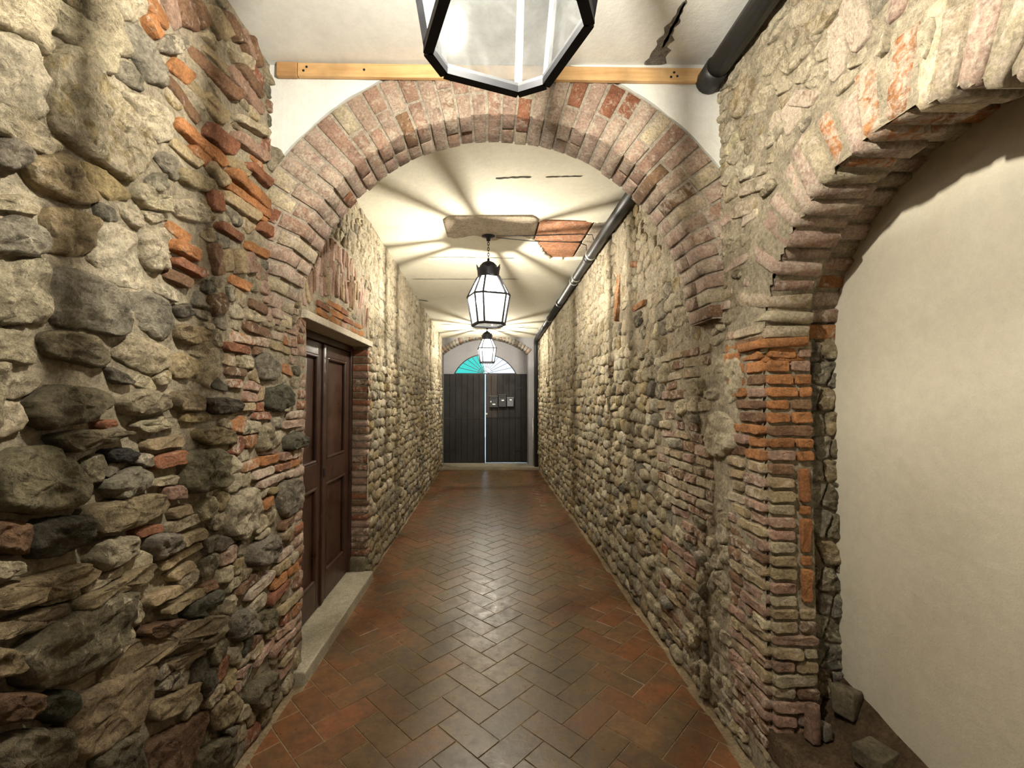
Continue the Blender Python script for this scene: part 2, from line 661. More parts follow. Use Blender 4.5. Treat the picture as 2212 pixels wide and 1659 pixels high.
def rubble(u0, u1, v0, v1, rowh, lens, rnd, obstacles=(), joint=0.006, asp=1.35):
    """coursed rubble: Voronoi cells of seeds set in wavering rows, kept clear of the obstacles"""
    seeds = []
    v = v0
    while v < v1:
        h = rnd.uniform(*rowh)
        u = u0 + rnd.uniform(-0.1, 0)
        while u < u1:
            l = rnd.uniform(*lens)
            uu = u + l / 2
            vv = v + h / 2 + 0.025 * fb(uu * 1.2, v * 0.7, 3.3) + rnd.uniform(-.18, .18) * h
            seeds.append((uu, vv))
            if l > 1.5 * h and rnd.random() < 0.2:
                seeds[-1] = (uu, vv + h * .25)
                seeds.append((uu + rnd.uniform(-.3, .3) * l, vv - h * .3))
            u += l
        v += h
    S = np.array(seeds)
    T = S * np.array([1, asp])
    obs = []
    for p in obstacles:
        q = p if area(p) > 0 else p[::-1]
        obs.append((q, bbox(q)))
    res = []
    R = max(lens[1], rowh[1]) * 1.6
    order = np.argsort(T[:, 0])
    Ts = T[order]
    for i in range(len(S)):
        t = T[i]
        lo, hi = np.searchsorted(Ts[:, 0], (t[0] - 2 * R, t[0] + 2 * R))
        cand = order[lo:hi]
        dd = np.hypot(T[cand, 0] - t[0], T[cand, 1] - t[1])
        near = cand[np.argsort(dd)[1:19]]
        poly = [(t[0] - R, t[1] - R), (t[0] + R, t[1] - R), (t[0] + R, t[1] + R), (t[0] - R, t[1] + R)]
        for j in near:
            o = T[j]
            dx, dy = o - t
            l = math.hypot(dx, dy)
            if l < 1e-5:
                continue
            mx, my = (o + t) / 2
            poly = clip_half(poly, mx - dx / l * joint, my - dy / l * joint, dx, dy)
            if len(poly) < 3:
                break
        if len(poly) < 3:
            continue
        poly = [(a, b / asp) for a, b in poly]
        s = S[i]
        bb = bbox(poly)
        dead = False
        for q, ob in obs:
            if ob[0] > bb[1] or ob[1] < bb[0] or ob[2] > bb[3] or ob[3] < bb[2]:
                continue
            best, be = -1e9, None
            for k in range(len(q)):
                a, b = q[k], q[(k + 1) % len(q)]
                ex, ey = b[0] - a[0], b[1] - a[1]
                l = math.hypot(ex, ey)
                if l < 1e-6:
                    continue
                nx, ny = ey / l, -ex / l
                dist = (s[0] - a[0]) * nx + (s[1] - a[1]) * ny
                if dist > best:
                    best, be = dist, (a, nx, ny)
            if best < 0.008:
                dead = True
                break
            a, nx, ny = be
            poly = clip_half(poly, a[0] + nx * joint, a[1] + ny * joint, -nx, -ny)
            if len(poly) < 3:
                dead = True
                break
        if dead:
            continue
        poly = clip_half(poly, u0, 0, -1, 0)
        poly = clip_half(poly, u1, 0, 1, 0) if len(poly) > 2 else poly
        poly = clip_half(poly, 0, v0, 0, -1) if len(poly) > 2 else poly
        poly = clip_half(poly, 0, v1, 0, 1) if len(poly) > 2 else poly
        if len(poly) < 3 or abs(area(poly)) < 0.0006:
            continue
        b = bbox(poly)
        if min(b[1] - b[0], b[3] - b[2]) < 0.015:
            continue
        res.append(poly)
    return res


def courses(u0, u1, v0, v1, ch, lens, rnd, keep=None, skip=0.0, joint=0.011, wav=0.006, slope=0.0):
    """rows of bricks, as slightly crooked quads"""
    out = []
    v = v0
    while v < v1 - ch * .5:
        h = ch * rnd.uniform(0.88, 1.12)
        u = u0 - rnd.uniform(0, lens[0])
        while u < u1:
            l = rnd.uniform(*lens)
            a, b = max(u, u0), min(u + l - joint, u1)
            u += l
            if b - a < 0.03 or rnd.random() < skip:
                continue
            o1 = wav * fb(a * 4, v * 3, 1.7) * 2 + slope * (a - u0)
            o2 = wav * fb(b * 4, v * 3, 1.7) * 2 + slope * (b - u0)
            j = lambda: rnd.uniform(-.004, .004)
            q = [(a + j(), v + o1 + j()), (b + j(), v + o2 + j()), (b + j(), v + o2 + h - joint + j()), (a + j(), v + o1 + h - joint + j())]
            if keep is None or keep(((a + b) / 2, v + h / 2)):
                out.append(q)
        v += h
    return out


def grid_wall(name, us, vs, frame, mat, skip=None, disp=None):
    fmap, ccw = frame
    us, vs = list(us), list(vs)
    nv = len(vs)
    verts = [fmap(u, v, disp(u, v) if disp else 0.0) for u in us for v in vs]
    faces = []
    for i in range(len(us) - 1):
        for j in range(nv - 1):
            if skip and skip(us[i], us[i + 1], vs[j], vs[j + 1]):
                continue
            f = (i * nv + j, (i + 1) * nv + j, (i + 1) * nv + j + 1, i * nv + j + 1)
            faces.append(f if ccw else f[::-1])
    return mesh_obj(name, verts, faces, mat, None, True, recentre=False)


def steps(a, b, d):
    n = max(1, int(round((b - a) / d)))
    return list(np.linspace(a, b, n + 1))


def join_lines(*ls):
    out = []
    for l in ls:
        for x in l:
            if not out or x > out[-1] + 1e-6:
                out.append(x)
    return out


def jitter_col(c, rnd, a=0.16):
    k = rnd.uniform(1 - a, 1 + a)
    return tuple(max(0.01, v * k * rnd.uniform(0.98, 1.02)) for v in c)


class Masonry:
    """the pieces of one wall: the largest in view stay single parts, the rest become one part"""
    def __init__(s, wall, frame, seed):
        s.wall, s.frame, s.rnd = wall, frame, random.Random(seed)
        s.items = []

    def add(s, poly, kind, col, lime=0.3, h=None, frame=None, big=False):
        s.items.append(dict(poly=poly, kind=kind, col=col, lime=lime, h=h, frame=frame or s.frame, big=big))

    def build(s, limit=300, far_joined='rubble_stones'):
        def weight(it):
            fm = it['frame'][0]
            c = np.mean(np.array(it['poly']), 0)
            p = fm(c[0], c[1], 0)
            d = max(p[1], 0.3)
            if p[1] < 0.5:
                return 0
            return abs(area(it['poly'])) / d ** 3 * (100 if it['big'] else 1)
        for kind, mat in (('stone', M['stone']), ('brick', M['brick'])):
            its = sorted([i for i in s.items if i['kind'] == kind], key=weight, reverse=True)
            bag = Bag()
            for k, it in enumerate(its):
                rnd = s.rnd
                w = weight(it)
                solo = k < limit
                h = it['h']
                if h is None:
                    h = rnd.uniform(0.010, 0.026) if kind == 'brick' else rnd.uniform(0.012, 0.036)
                c = np.mean(np.array(it['poly']), 0)
                near = it['frame'][0](c[0], c[1], 0)[1] < 3.4
                if solo and near:
                    n, fine = (20, True) if kind == 'brick' else ((44, True) if it['big'] else (22, True))
                elif solo:
                    n, fine = 12, False
                else:
                    n, fine = 9, False
                v, f = piece(it['poly'], it['frame'], h, rnd, rnd.uniform(0, 50), n, fine, kind == 'brick')
                col = jitter_col(it['col'], rnd, .12)
                if solo:
                    mesh_obj(kind, v, f, mat, s.wall, True, col, it['lime'])
                else:
                    bag.add(v, f, col, it['lime'])
            if bag.v:
                o = bag.obj('remaining_' + kind + 's', mat, s.wall, True, recentre=False)
                o['kind'] = 'stuff'


def pick(rnd, table):
    t = sum(w for _, w in table)
    r = rnd.uniform(0, t)
    for k, w in table:
        r -= w
        if r <= 0:
            return k
    return table[-1][0]


STONES = [('cream', 3), ('mid', 4), ('tan', 4), ('grey', 4), ('olive', 2), ('ochre', 1.2), ('dark', .8), ('green', .5)]
PALE = [('cream', 4), ('mid', 5), ('tan', 2), ('white', 1.5), ('grey', 2.5), ('ochre', 1), ('olive', .7), ('dark', .2)]
BRICKS = [('red', 2.2), ('orange', 2.5), ('brown', 1.6), ('pink', 2), ('rose', 2.5), ('tan', 1.6)]

# ================================================================== FLOOR
floor = grid_wall('floor', join_lines(steps(-1.16, 1.5, .05)), join_lines(steps(-2.6, 1.2, .3), steps(1.2, 5, .05), steps(5, 9.75, .2)),
                  (lambda u, v, w: (u, v, w), True), M['grout'], None,
                  lambda u, v: 0.0004 * fb(u * 5, v * 5, 0.4) + .0012 + (0.012 * max(0, (abs(u - .03) - 1.045) / .06) if abs(u - .03) > 1.045 else 0))
tag(floor, 'terracotta herringbone floor running down the corridor between the stone walls', 'floor', 'structure')


def floor_tiles():
    rnd = random.Random(5)
    w = 0.14
    p0, q0 = 1.074, 2.119
    r2 = math.sqrt(2)
    tiles = []
    for i in range(-14, 70):
        for j in range(-14, 80):
            k = (i - j) % 4
            if k == 0:
                a = (i, j, i + 2, j + 1)
            elif k == 2:
                a = (i, j - 1, i + 1, j + 1)
            else:
                continue
            g = 0.0022
            pq = [(a[0] * w + g, a[1] * w + g), (a[2] * w - g, a[1] * w + g), (a[2] * w - g, a[3] * w - g), (a[0] * w + g, a[3] * w - g)]
            poly = []
            for p, q in pq:
                p, q = p + (p0 % w), q + (q0 % w)
                poly.append(((p - q) / r2, (p + q) / r2))
            for (px, py, nx, ny) in ((XL + .035, 0, -1, 0), (XR - .035, 0, 1, 0), (0, 0.9, 0, -1), (0, 9.72, 0, 1)):
                poly = clip_half(poly, px, py, nx, ny)
                if len(poly) < 3:
                    break
            if len(poly) < 3 or abs(area(poly)) < 0.0012:
                continue
            if 2.40 < np.mean([q[1] for q in poly]) < 3.9:
                poly = clip_half(poly, -0.985, 0, -1, 0)
                if len(poly) < 3 or abs(area(poly)) < 0.0012:
                    continue
            tiles.append(poly)
    tiles.sort(key=lambda t: (np.mean([q[1] for q in t]) < 1.45, np.mean([q[1] for q in t])))
    bag = Bag()
    for k, t in enumerate(tiles):
        if area(t) < 0:
            t = t[::-1]
        c = np.mean(np.array(t), 0)
        n = len(t)
        side = min(1, abs(c[0] - 0.03) / 1.05)
        ro, to = np.array((0.176, 0.070, 0.027)), np.array((0.126, 0.085, 0.042))
        mixf = min(1, max(0, side * 1.25 - 0.25 + rnd.uniform(-.35, .35)))
        col = jitter_col(tuple(to * (1 - mixf) + ro * mixf), rnd, 0.13)
        z = 0.0032 + rnd.uniform(-.0007, .0014)
        tx, ty = rnd.uniform(-.006, .006), rnd.uniform(-.006, .006)
        v = []
        for ins, zz in ((0, -.012), (0, z - .0014), (.0025, z)):
            for q in t:
                dv = c - np.array(q)
                L = np.linalg.norm(dv)
                e = np.array(q) + dv / L * ins
                v.append((e[0], e[1], zz + (e[0] - c[0]) * tx + (e[1] - c[1]) * ty))
        f = []
        for r in range(2):
            for i in range(n):
                f.append((r * n + i, r * n + (i + 1) % n, (r + 1) * n + (i + 1) % n, (r + 1) * n + i))
        f.append(tuple(2 * n + i for i in range(n)))
        if k < 300:
            mesh_obj('tile', v, f, M['tile'], floor, False, col, 0)
        else:
            bag.add(v, f, col, 0)
    o = bag.obj('remaining_tiles', M['tile'], floor, False, False)
    o['kind'] = 'stuff'


floor_tiles()

# ================================================================== LEFT WALL
CEILTOP = 3.23


def disp_l(u, v):
    return 0.010 * fb(u * 3.1, v * 3.1, 7.7, 4) + 0.007 * fb(u * 11, v * 11, 2.2, 3) + 0.004 - (0.020 * min(1, max(0, (1.75 - v) / .5)) if u < 2.4 else 0)


def skip_l(u0, u1, v0, v1):
    return u0 > DY0 - .001 and u1 < DY1 + .001 and v1 < DZ1 + .001


wl = grid_wall('wall_left', join_lines(steps(-2.6, .5, .15), steps(.5, DY0, .018), steps(DY0, DY1, .02), steps(DY1, 6, .03), steps(6, YD + .2, .06)),
               join_lines(steps(0, DZ1, .02), steps(DZ1, CEILTOP, .02)), FL, M['mortar'], skip_l, disp_l)
tag(wl, 'left corridor wall of rubble stone and old brick, with the brown side door in it', 'wall', 'structure')
ml = Masonry(wl, FL, 11)


def c1(pts):
    return [on_x((x or -90) / 1.9985, (y or -60) / 1.9988, XL) for x, y in pts]


def c2(pts):
    return [on_x((x or -90) / 2.0015, 830 + (y if y < 1659 else 1740) / 2.0012, XL) for x, y in pts]


# stones of the near bay, outlined from the photograph (first set: upper half, second: lower half)
UP = [
    ('white', .6, [(0, 120), (90, 190), (145, 270), (165, 380), (170, 500), (110, 520), (60, 470), (0, 420)]),
    ('cream', .3, [(0, 0), (90, 0), (200, 110), (170, 170), (150, 250), (80, 160), (0, 90)]),
    ('ochre', .45, [(190, 250), (270, 200), (400, 310), (500, 430), (600, 560), (640, 660), (560, 760), (520, 780), (430, 720), (330, 660), (200, 570), (180, 470)]),
    ('cream', .3, [(110, 0), (260, 20), (400, 130), (470, 240), (480, 320), (400, 300), (300, 200), (200, 130)]),
    ('mid', .25, [(270, 0), (430, 0), (490, 90), (550, 250), (470, 230), (400, 120)]),
    ('grey', .1, [(500, 90), (590, 110), (640, 200), (680, 290), (690, 380), (620, 350), (560, 260), (520, 180)]),
    ('grey', .25, [(480, 260), (540, 270), (600, 340), (600, 400), (540, 370), (490, 330)]),
    ('cream', .5, [(440, 0), (580, 0), (600, 60), (560, 100), (500, 80)]),
    ('cream', .4, [(0, 430), (60, 480), (130, 530), (170, 560), (230, 640), (180, 680), (100, 650), (0, 560)]),
    ('tan', .3, [(60, 690), (180, 660), (280, 670), (340, 740), (390, 830), (395, 870), (330, 885), (220, 850), (120, 800)]),
    ('ochre', .3, [(340, 690), (440, 740), (500, 800), (540, 860), (460, 870), (400, 830), (350, 760)]),
    ('grey', .2, [(390, 870), (450, 890), (490, 960), (440, 960), (395, 930)]),
    ('grey', .2, [(640, 660), (720, 660), (770, 700), (780, 760), (740, 780), (690, 730)]),
    ('grey', .4, [(610, 770), (660, 740), (690, 790), (680, 830), (620, 820)]),
    ('tan', .15, [(170, 900), (260, 895), (370, 925), (390, 980), (370, 1060), (330, 1100), (250, 1110), (170, 1080)]),
    ('white', .5, [(390, 960), (480, 970), (560, 1020), (580, 1120), (620, 1230), (560, 1250), (480, 1220), (400, 1150), (350, 1110), (385, 1060)]),
    ('mid', .5, [(560, 1010), (670, 970), (700, 1060), (700, 1160), (640, 1170), (590, 1130)]),
    ('grey', .3, [(0, 960), (60, 930), (130, 990), (165, 1080), (90, 1110), (0, 1080)]),
    ('mid', .3, [(0, 1140), (120, 1115), (180, 1150), (180, 1260), (185, 1390), (90, 1400), (0, 1380)]),
    ('grey', .2, [(195, 1165), (340, 1170), (460, 1240), (520, 1350), (530, 1430), (470, 1450), (340, 1420), (210, 1400), (185, 1300)]),
    ('grey', .25, [(520, 1270), (620, 1260), (700, 1300), (725, 1400), (690, 1480), (620, 1440), (560, 1410), (515, 1330)]),
    ('cream', .3, [(0, 1415), (115, 1415), (125, 1540), (110, 1580), (0, 1540)]),
    ('olive', .1, [(140, 1440), (260, 1430), (380, 1450), (450, 1520), (460, 1560), (400, 1590), (280, 1560), (180, 1540)]),
    ('mid', .25, [(470, 1530), (540, 1450), (640, 1470), (710, 1500), (715, 1580), (640, 1620), (560, 1590)]),
    ('tan', .2, [(720, 1550), (780, 1520), (850, 1560), (840, 1620), (760, 1640), (720, 1610)]),
    ('dark', .2, [(440, 1580), (520, 1610), (560, 1659), (470, 1659)]),
    ('mid', .4, [(0, 850), (70, 840), (140, 870), (140, 930), (60, 920), (0, 900)]),
    ('grey', .25, [(1090, 1540), (1150, 1520), (1195, 1580), (1180, 1640), (1110, 1640)]),
    ('brown', .35, [(880, 1280), (960, 1260), (970, 1350), (900, 1370)]),
    ('tan', .2, [(740, 1400), (860, 1410), (880, 1470), (800, 1490), (740, 1460)]),
    ('cream', .5, [(500, 400), (620, 420), (720, 500), (720, 600), (660, 620), (560, 480)]),
    ('cream', .5, [(710, 860), (820, 860), (900, 960), (820, 960), (740, 930)]),
    ('tan', .3, [(730, 720), (840, 740), (930, 800), (880, 830), (780, 800)]),
    ('grey', .4, [(660, 150), (760, 150), (790, 200), (720, 240), (670, 220)]),
    ('mid', .5, [(490, 870), (560, 880), (610, 960), (560, 990), (510, 940)]),
    ('dark', .1, [(730, 1320), (800, 1310), (830, 1360), (760, 1380)]),
    ('cream', .4, [(560, 780), (610, 830), (700, 850), (700, 920), (600, 900), (540, 840)]),
    ('grey', .2, [(20, 600), (90, 660), (60, 740), (0, 720), (0, 600)]),
]
LOW = [
    ('olive', .1, [(100, 60), (230, 0), (420, 20), (430, 90), (330, 160), (210, 190), (110, 170)]),
    ('mid', .2, [(500, 60), (600, 20), (690, 40), (700, 110), (620, 140), (520, 130)]),
    ('tan', .2, [(720, 40), (830, 20), (865, 70), (850, 120), (740, 110)]),
    ('dark', .15, [(870, 60), (1000, 60), (1050, 100), (1000, 130), (900, 130)]),
    ('tan', .15, [(830, 200), (930, 180), (1010, 210), (1000, 260), (900, 265), (840, 245)]),
    ('black', .05, [(430, 290), (520, 270), (580, 300), (540, 340), (450, 330)]),
    ('olive', .15, [(30, 280), (190, 270), (330, 360), (370, 460), (280, 530), (120, 560), (0, 530), (0, 330)]),
    ('tan', .2, [(350, 540), (480, 500), (690, 470), (710, 540), (600, 600), (450, 650), (360, 650)]),
    ('dark', .1, [(110, 590), (330, 560), (340, 680), (240, 740), (130, 760), (95, 700)]),
    ('grey', .2, [(420, 440), (560, 350), (640, 380), (630, 450), (500, 510)]),
    ('olive', .15, [(770, 290), (950, 280), (950, 440), (800, 480), (770, 420)]),
    ('mid', .45, [(980, 500), (1060, 450), (1110, 480), (1100, 600), (1040, 670), (970, 650)]),
    ('grey', .3, [(1200, 430), (1290, 400), (1310, 470), (1290, 540), (1230, 580), (1200, 520)]),
    ('green', .1, [(1140, 20), (1240, 0), (1260, 80), (1200, 120), (1140, 100)]),
    ('green', .1, [(1220, 230), (1290, 200), (1310, 260), (1230, 290)]),
    ('grey', .2, [(1080, 700), (1190, 640), (1215, 700), (1150, 790), (1080, 780)]),
    ('grey', .2, [(620, 660), (720, 640), (740, 710), (660, 765), (620, 720)]),
    ('tan', .2, [(0, 900), (180, 820), (340, 770), (390, 810), (330, 870), (150, 950), (0, 990)]),
    ('tan', .2, [(0, 1050), (130, 980), (280, 940), (280, 990), (130, 1070), (0, 1120)]),
    ('tan', .15, [(290, 930), (430, 870), (550, 800), (640, 770), (650, 800), (560, 870), (300, 990)]),
    ('olive', .3, [(40, 1180), (180, 1050), (380, 930), (550, 890), (550, 1000), (520, 1090), (420, 1220), (280, 1290), (130, 1320), (60, 1290)]),
    ('tan', .2, [(450, 1220), (560, 1110), (700, 1070), (830, 1010), (940, 1000), (900, 1060), (740, 1140), (560, 1260), (450, 1300)]),
    ('tan', .2, [(290, 1380), (430, 1300), (560, 1240), (650, 1200), (640, 1330), (590, 1480), (480, 1560), (380, 1620), (280, 1600), (250, 1480)]),
    ('green', .1, [(130, 1360), (290, 1310), (300, 1400), (240, 1470), (140, 1440)]),
    ('brown', .1, [(0, 1340), (100, 1330), (120, 1390), (60, 1450), (0, 1480)]),
    ('olive', .2, [(0, 1560), (120, 1480), (240, 1500), (260, 1600), (180, 1659), (0, 1659)]),
    ('tan', .2, [(640, 1380), (760, 1330), (850, 1280), (840, 1330), (760, 1420), (650, 1470)]),
    ('olive', .1, [(390, 1620), (500, 1540), (600, 1500), (600, 1659), (420, 1659)]),
    ('brown', .2, [(610, 1560), (760, 1480), (840, 1430), (900, 1400), (840, 1560), (760, 1659), (610, 1659)]),
    ('tan', .2, [(900, 1400), (1000, 1320), (1040, 1390), (980, 1480), (910, 1500)]),
    ('olive', .1, [(1080, 1300), (1170, 1230), (1180, 1340), (1100, 1420), (1060, 1370)]),
    ('olive', .1, [(840, 1600), (960, 1520), (1010, 1560), (960, 1659), (820, 1659)]),
    ('brown', .2, [(0, 600), (80, 590), (90, 660), (80, 740), (0, 720)]),
    ('green', .1, [(800, 950), (940, 880), (940, 940), (850, 1010), (790, 1010)]),
    ('cream', .3, [(0, 760), (60, 760), (70, 820), (0, 860)]),
    ('olive', .2, [(190, 220), (330, 195), (540, 205), (430, 250), (300, 300), (220, 270)]),
    ('cream', .3, [(540, 170), (720, 130), (750, 180), (600, 220)]),
    ('tan', .2, [(0, 1130), (40, 1150), (40, 1250), (0, 1280)]),
    ('tan', .2, [(710, 1200), (870, 1130), (950, 1060), (940, 1100), (800, 1200), (730, 1240)]),
    ('brown', .1, [(580, 1070), (650, 1030), (780, 1010), (760, 1060), (640, 1110)]),
    ('mid', .3, [(1110, 180), (1170, 170), (1180, 280), (1110, 290)]),
    ('olive', .2, [(1080, 1000), (1180, 960), (1190, 1040), (1100, 1080)]),
    ('grey', .2, [(980, 1010), (1060, 960), (1080, 1060), (1000, 1120)]),
    ('mid', .3, [(390, 680), (560, 650), (570, 720), (480, 780), (400, 820), (380, 760)]),
]
BUP = [   # bricks as polygons, upper half
    ('orange', [(590, 0), (640, 0), (720, 110), (710, 135), (640, 80)]), ('orange', [(600, 60), (620, 50), (680, 150), (655, 175), (610, 110)]),
    ('rose', [(660, 0), (715, 0), (780, 120), (740, 135)]), ('brown', [(730, 0), (785, 0), (855, 105), (840, 140), (775, 110)]),
    ('brown', [(800, 0), (850, 20), (895, 110), (860, 130)]), ('tan', [(850, 10), (885, 20), (950, 150), (930, 180), (900, 110)]),
    ('tan', [(890, 20), (930, 20), (1000, 150), (965, 185)]), ('brown', [(940, 40), (975, 50), (1040, 190), (1005, 180)]),
    ('brown', [(985, 80), (1015, 95), (1085, 250), (1050, 230)]), ('rose', [(1020, 105), (1050, 135), (1110, 270), (1082, 258)]),
    ('brown', [(1055, 145), (1085, 180), (1125, 290), (1105, 290)]),
    ('red', [(880, 800), (950, 830), (960, 920), (900, 900)]),
]
SUP = [   # strips (x1,y1,x2,y2,thickness)
    ('orange', 715, 265, 815, 350, 62), ('brown', 705, 330, 850, 530, 42), ('tan', 790, 330, 955, 535, 36), ('brown', 800, 205, 1010, 430, 42),
    ('tan', 868, 195, 985, 330, 32), ('rose', 960, 290, 1130, 490, 36), ('brown', 1015, 275, 1132, 420, 32), ('tan', 870, 400, 970, 510, 34),
    ('mid', 1000, 500, 1135, 580, 34), ('red', 870, 545, 1010, 655, 64), ('orange', 742, 515, 955, 715, 48), ('rose', 990, 575, 1140, 690, 42),
    ('orange', 805, 632, 955, 765, 44), ('tan', 970, 680, 1065, 750, 48), ('red', 1045, 705, 1158, 800, 34), ('orange', 965, 735, 1163, 895, 42),
    ('orange', 955, 785, 1163, 935, 34), ('tan', 725, 600, 850, 715, 38), ('tan', 945, 830, 1095, 945, 44), ('red', 1100, 970, 1163, 1010, 44),
    ('orange', 702, 965, 800, 1040, 44), ('orange', 712, 1050, 850, 1110, 56), ('red', 725, 1120, 860, 1190, 42), ('brown', 692, 1175, 800, 1230, 45),
    ('red', 925, 965, 1040, 1035, 38), ('orange', 1045, 1050, 1153, 1105, 38), ('tan', 968, 1075, 980, 1175, 42), ('tan', 1015, 1075, 1025, 1185, 44),
    ('rose', 1065, 1085, 1075, 1180, 42), ('brown', 905, 1050, 930, 1190, 40), ('orange', 975, 1200, 1070, 1245, 42), ('tan', 880, 700, 960, 800, 40),
]
SLOW = [
    ('red', 645, 345, 790, 310, 62), ('tan', 605, 265, 785, 243, 52), ('red', 575, 652, 680, 618, 36), ('tan', 735, 690, 875, 640, 48),
    ('tan', 665, 800, 865, 690, 34), ('tan', 725, 840, 830, 775, 42), ('tan', 685, 990, 880, 885, 36), ('tan', 605, 950, 760, 880, 40),
    ('rose', 705, 475, 775, 465, 62), ('tan', 735, 565, 810, 535, 48), ('red', 400, 180, 460, 168, 34),
    ('brown', 855, 890, 930, 860, 40),
]
obst = []


def brick_strip(conv, s):
    _, x1, y1, x2, y2, t = s
    L = math.hypot(x2 - x1, y2 - y1)
    nx, ny = -(y2 - y1) / L * t / 2, (x2 - x1) / L * t / 2
    return conv([(x1 + nx, y1 + ny), (x2 + nx, y2 + ny), (x2 - nx, y2 - ny), (x1 - nx, y1 - ny)])




def grow(p, k):
    c = np.mean(np.array(p), 0)
    return [(c[0] + (a - c[0]) * k, c[1] + (b - c[1]) * k) for a, b in p]


for col, lime, pts in UP:
    p = grow(c1(pts), 1.05)
    obst.append(p)
    ml.add(p, 'stone', PAL[col], lime, ml.rnd.uniform(.018, .042), big=True)
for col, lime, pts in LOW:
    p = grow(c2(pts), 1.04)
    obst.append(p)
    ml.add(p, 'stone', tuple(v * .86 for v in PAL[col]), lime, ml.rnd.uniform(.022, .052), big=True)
for col, pts in BUP:
    p = c1(pts)
    obst.append(p)
    ml.add(p, 'brick', PAL[col], .3, ml.rnd.uniform(.015, .035), big=True)
for conv, lst in ((c1, SUP), (c2, SLOW)):
    for s in lst:
        p = brick_strip(conv, s)
        obst.append(p)
        ml.add(p, 'brick', PAL[s[0]], .27, ml.rnd.uniform(.014, .038), big=True)

# brick courses of the pier between near bay and side door
RA = [on_x(x, y, XL) for x, y in [(485, 590), (660, 630), (662, 1440), (560, 1560), (520, 1300), (490, 1000)]]
rb = random.Random(21)


def hit(q):
    c = np.mean(np.array(q), 0)
    return any(inside(c, o) or any(inside(pt, o) for pt in q) for o in obst)


lint = [(DY0 - .06, DZ1), (DY1 + .06, DZ1), (DY1 + .06, DZ1 + .055), (DY0 - .06, DZ1 + .055)]
obst.append(lint)
obst.append([(DY0 - .02, 0), (DY1 + .02, 0), (DY1 + .02, DZ1), (DY0 - .02, DZ1)])
for q in courses(1.55, DY0 - .005, .03, 2.06, .052, (.11, .27), rb, lambda p: inside(p, RA) or p[0] > 2.2, 0.12):
    if not hit(q):
        ml.add(q, 'brick', PAL[pick(rb, BRICKS)], rb.uniform(.2, .48))
        obst.append(q)
# brickwork over the side door: flat courses, then a curved soldier band
ayc, ar, azc = 3.2, 0.0, 0.0


def relief(u):     # underside of the curved soldier band
    t = (u - 3.18) / 0.66
    return DZ1 + .055 + .185 * max(0, 1 - t * t)


for q in courses(2.56, 3.86, DZ1 + .06, DZ1 + .25, .048, (.16, .28), rb, lambda p: p[1] + .03 < relief(p[0])):
    ml.add(q, 'brick', PAL[pick(rb, [('orange', 4), ('red', 2), ('rose', 1)])], .25, .012)
    obst.append(q)
u = 2.46
while u < 3.80:
    w = rb.uniform(.046, .058)
    z0 = relief(u + w / 2) + .012
    ln = .25 + rb.uniform(-.01, .02)
    lean = (u - 3.15) * .06
    zm = z0 + (ln if rb.random() < .4 else rb.choice((.13, .19)))
    for a, b in ((z0, zm - .01), (zm, z0 + ln + .12)):
        if b - a > .05:
            q = [(u, a), (u + w - .010, a), (u + w - .010 + lean, b), (u + lean, b)]
            ml.add(q, 'brick', PAL[pick(rb, [('rose', 3), ('pink', 3), ('brown', 2), ('tan', 2)])], .22, .010)
            obst.append(q)
    u += w
# pier bricks above springing, behind the cross arch
for q in courses(2.36, 2.75, 2.45, 2.9, .052, (.12, .25), rb, None, .3):
    if not hit(q):
        ml.add(q, 'brick', PAL[pick(rb, BRICKS)], .45, .010)
        obst.append(q)
rs = random.Random(31)
for p in rubble(.2, .96, .02, 3.15, (.10, .19), (.13, .30), rs, obst, .004):
    c = np.mean(np.array(p), 0)
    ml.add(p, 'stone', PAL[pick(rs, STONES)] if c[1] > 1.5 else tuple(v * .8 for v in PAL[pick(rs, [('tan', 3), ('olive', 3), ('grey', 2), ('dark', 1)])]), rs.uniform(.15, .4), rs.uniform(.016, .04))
for p in rubble(.95, DY0 - .01, .02, 3.12, (.05, .085), (.06, .15), rs, obst, .003):
    c = np.mean(np.array(p), 0)
    if c[0] > 1.75 and rs.random() < .4:
        ml.add(p, 'brick', PAL[pick(rs, BRICKS)], .35, rs.uniform(.008, .02))
    else:
        ml.add(p, 'stone', PAL[pick(rs, STONES)], rs.uniform(.25, .5), rs.uniform(.006, .024))
for p in rubble(DY0 - .01, DY1 + .05, DZ1 + .07, 3.12, (.06, .10), (.06, .13), rs, obst, .007):
    ml.add(p, 'stone', PAL[pick(rs, PALE)], rs.uniform(.3, .5), rs.uniform(.006, .02))
for p in rubble(DY1 + .04, YE, .02, 3.10, (.07, .115), (.08, .19), rs, obst, .004, 1.25):
    hi_ = min(1, max(0, (np.mean([q[1] for q in p]) - 1.5) / .8))
    ml.add(p, 'stone', PAL[pick(rs, PALE)], rs.uniform(.22, .42) + .15 * hi_, rs.uniform(.014, .045) * (1 - .55 * hi_))
ml.build()
Bag().box(-1.62, -1.56, -2.7, YD + .2, -.1, 3.26).obj('light_block_left', M['mortar'], None, recentre=False)  # added hidden panel, stops daylight leaking through the left wall
tag(bpy.data.objects['light_block_left'], 'unseen panel added behind the left corridor wall to block leaking daylight', 'wall', 'structure')

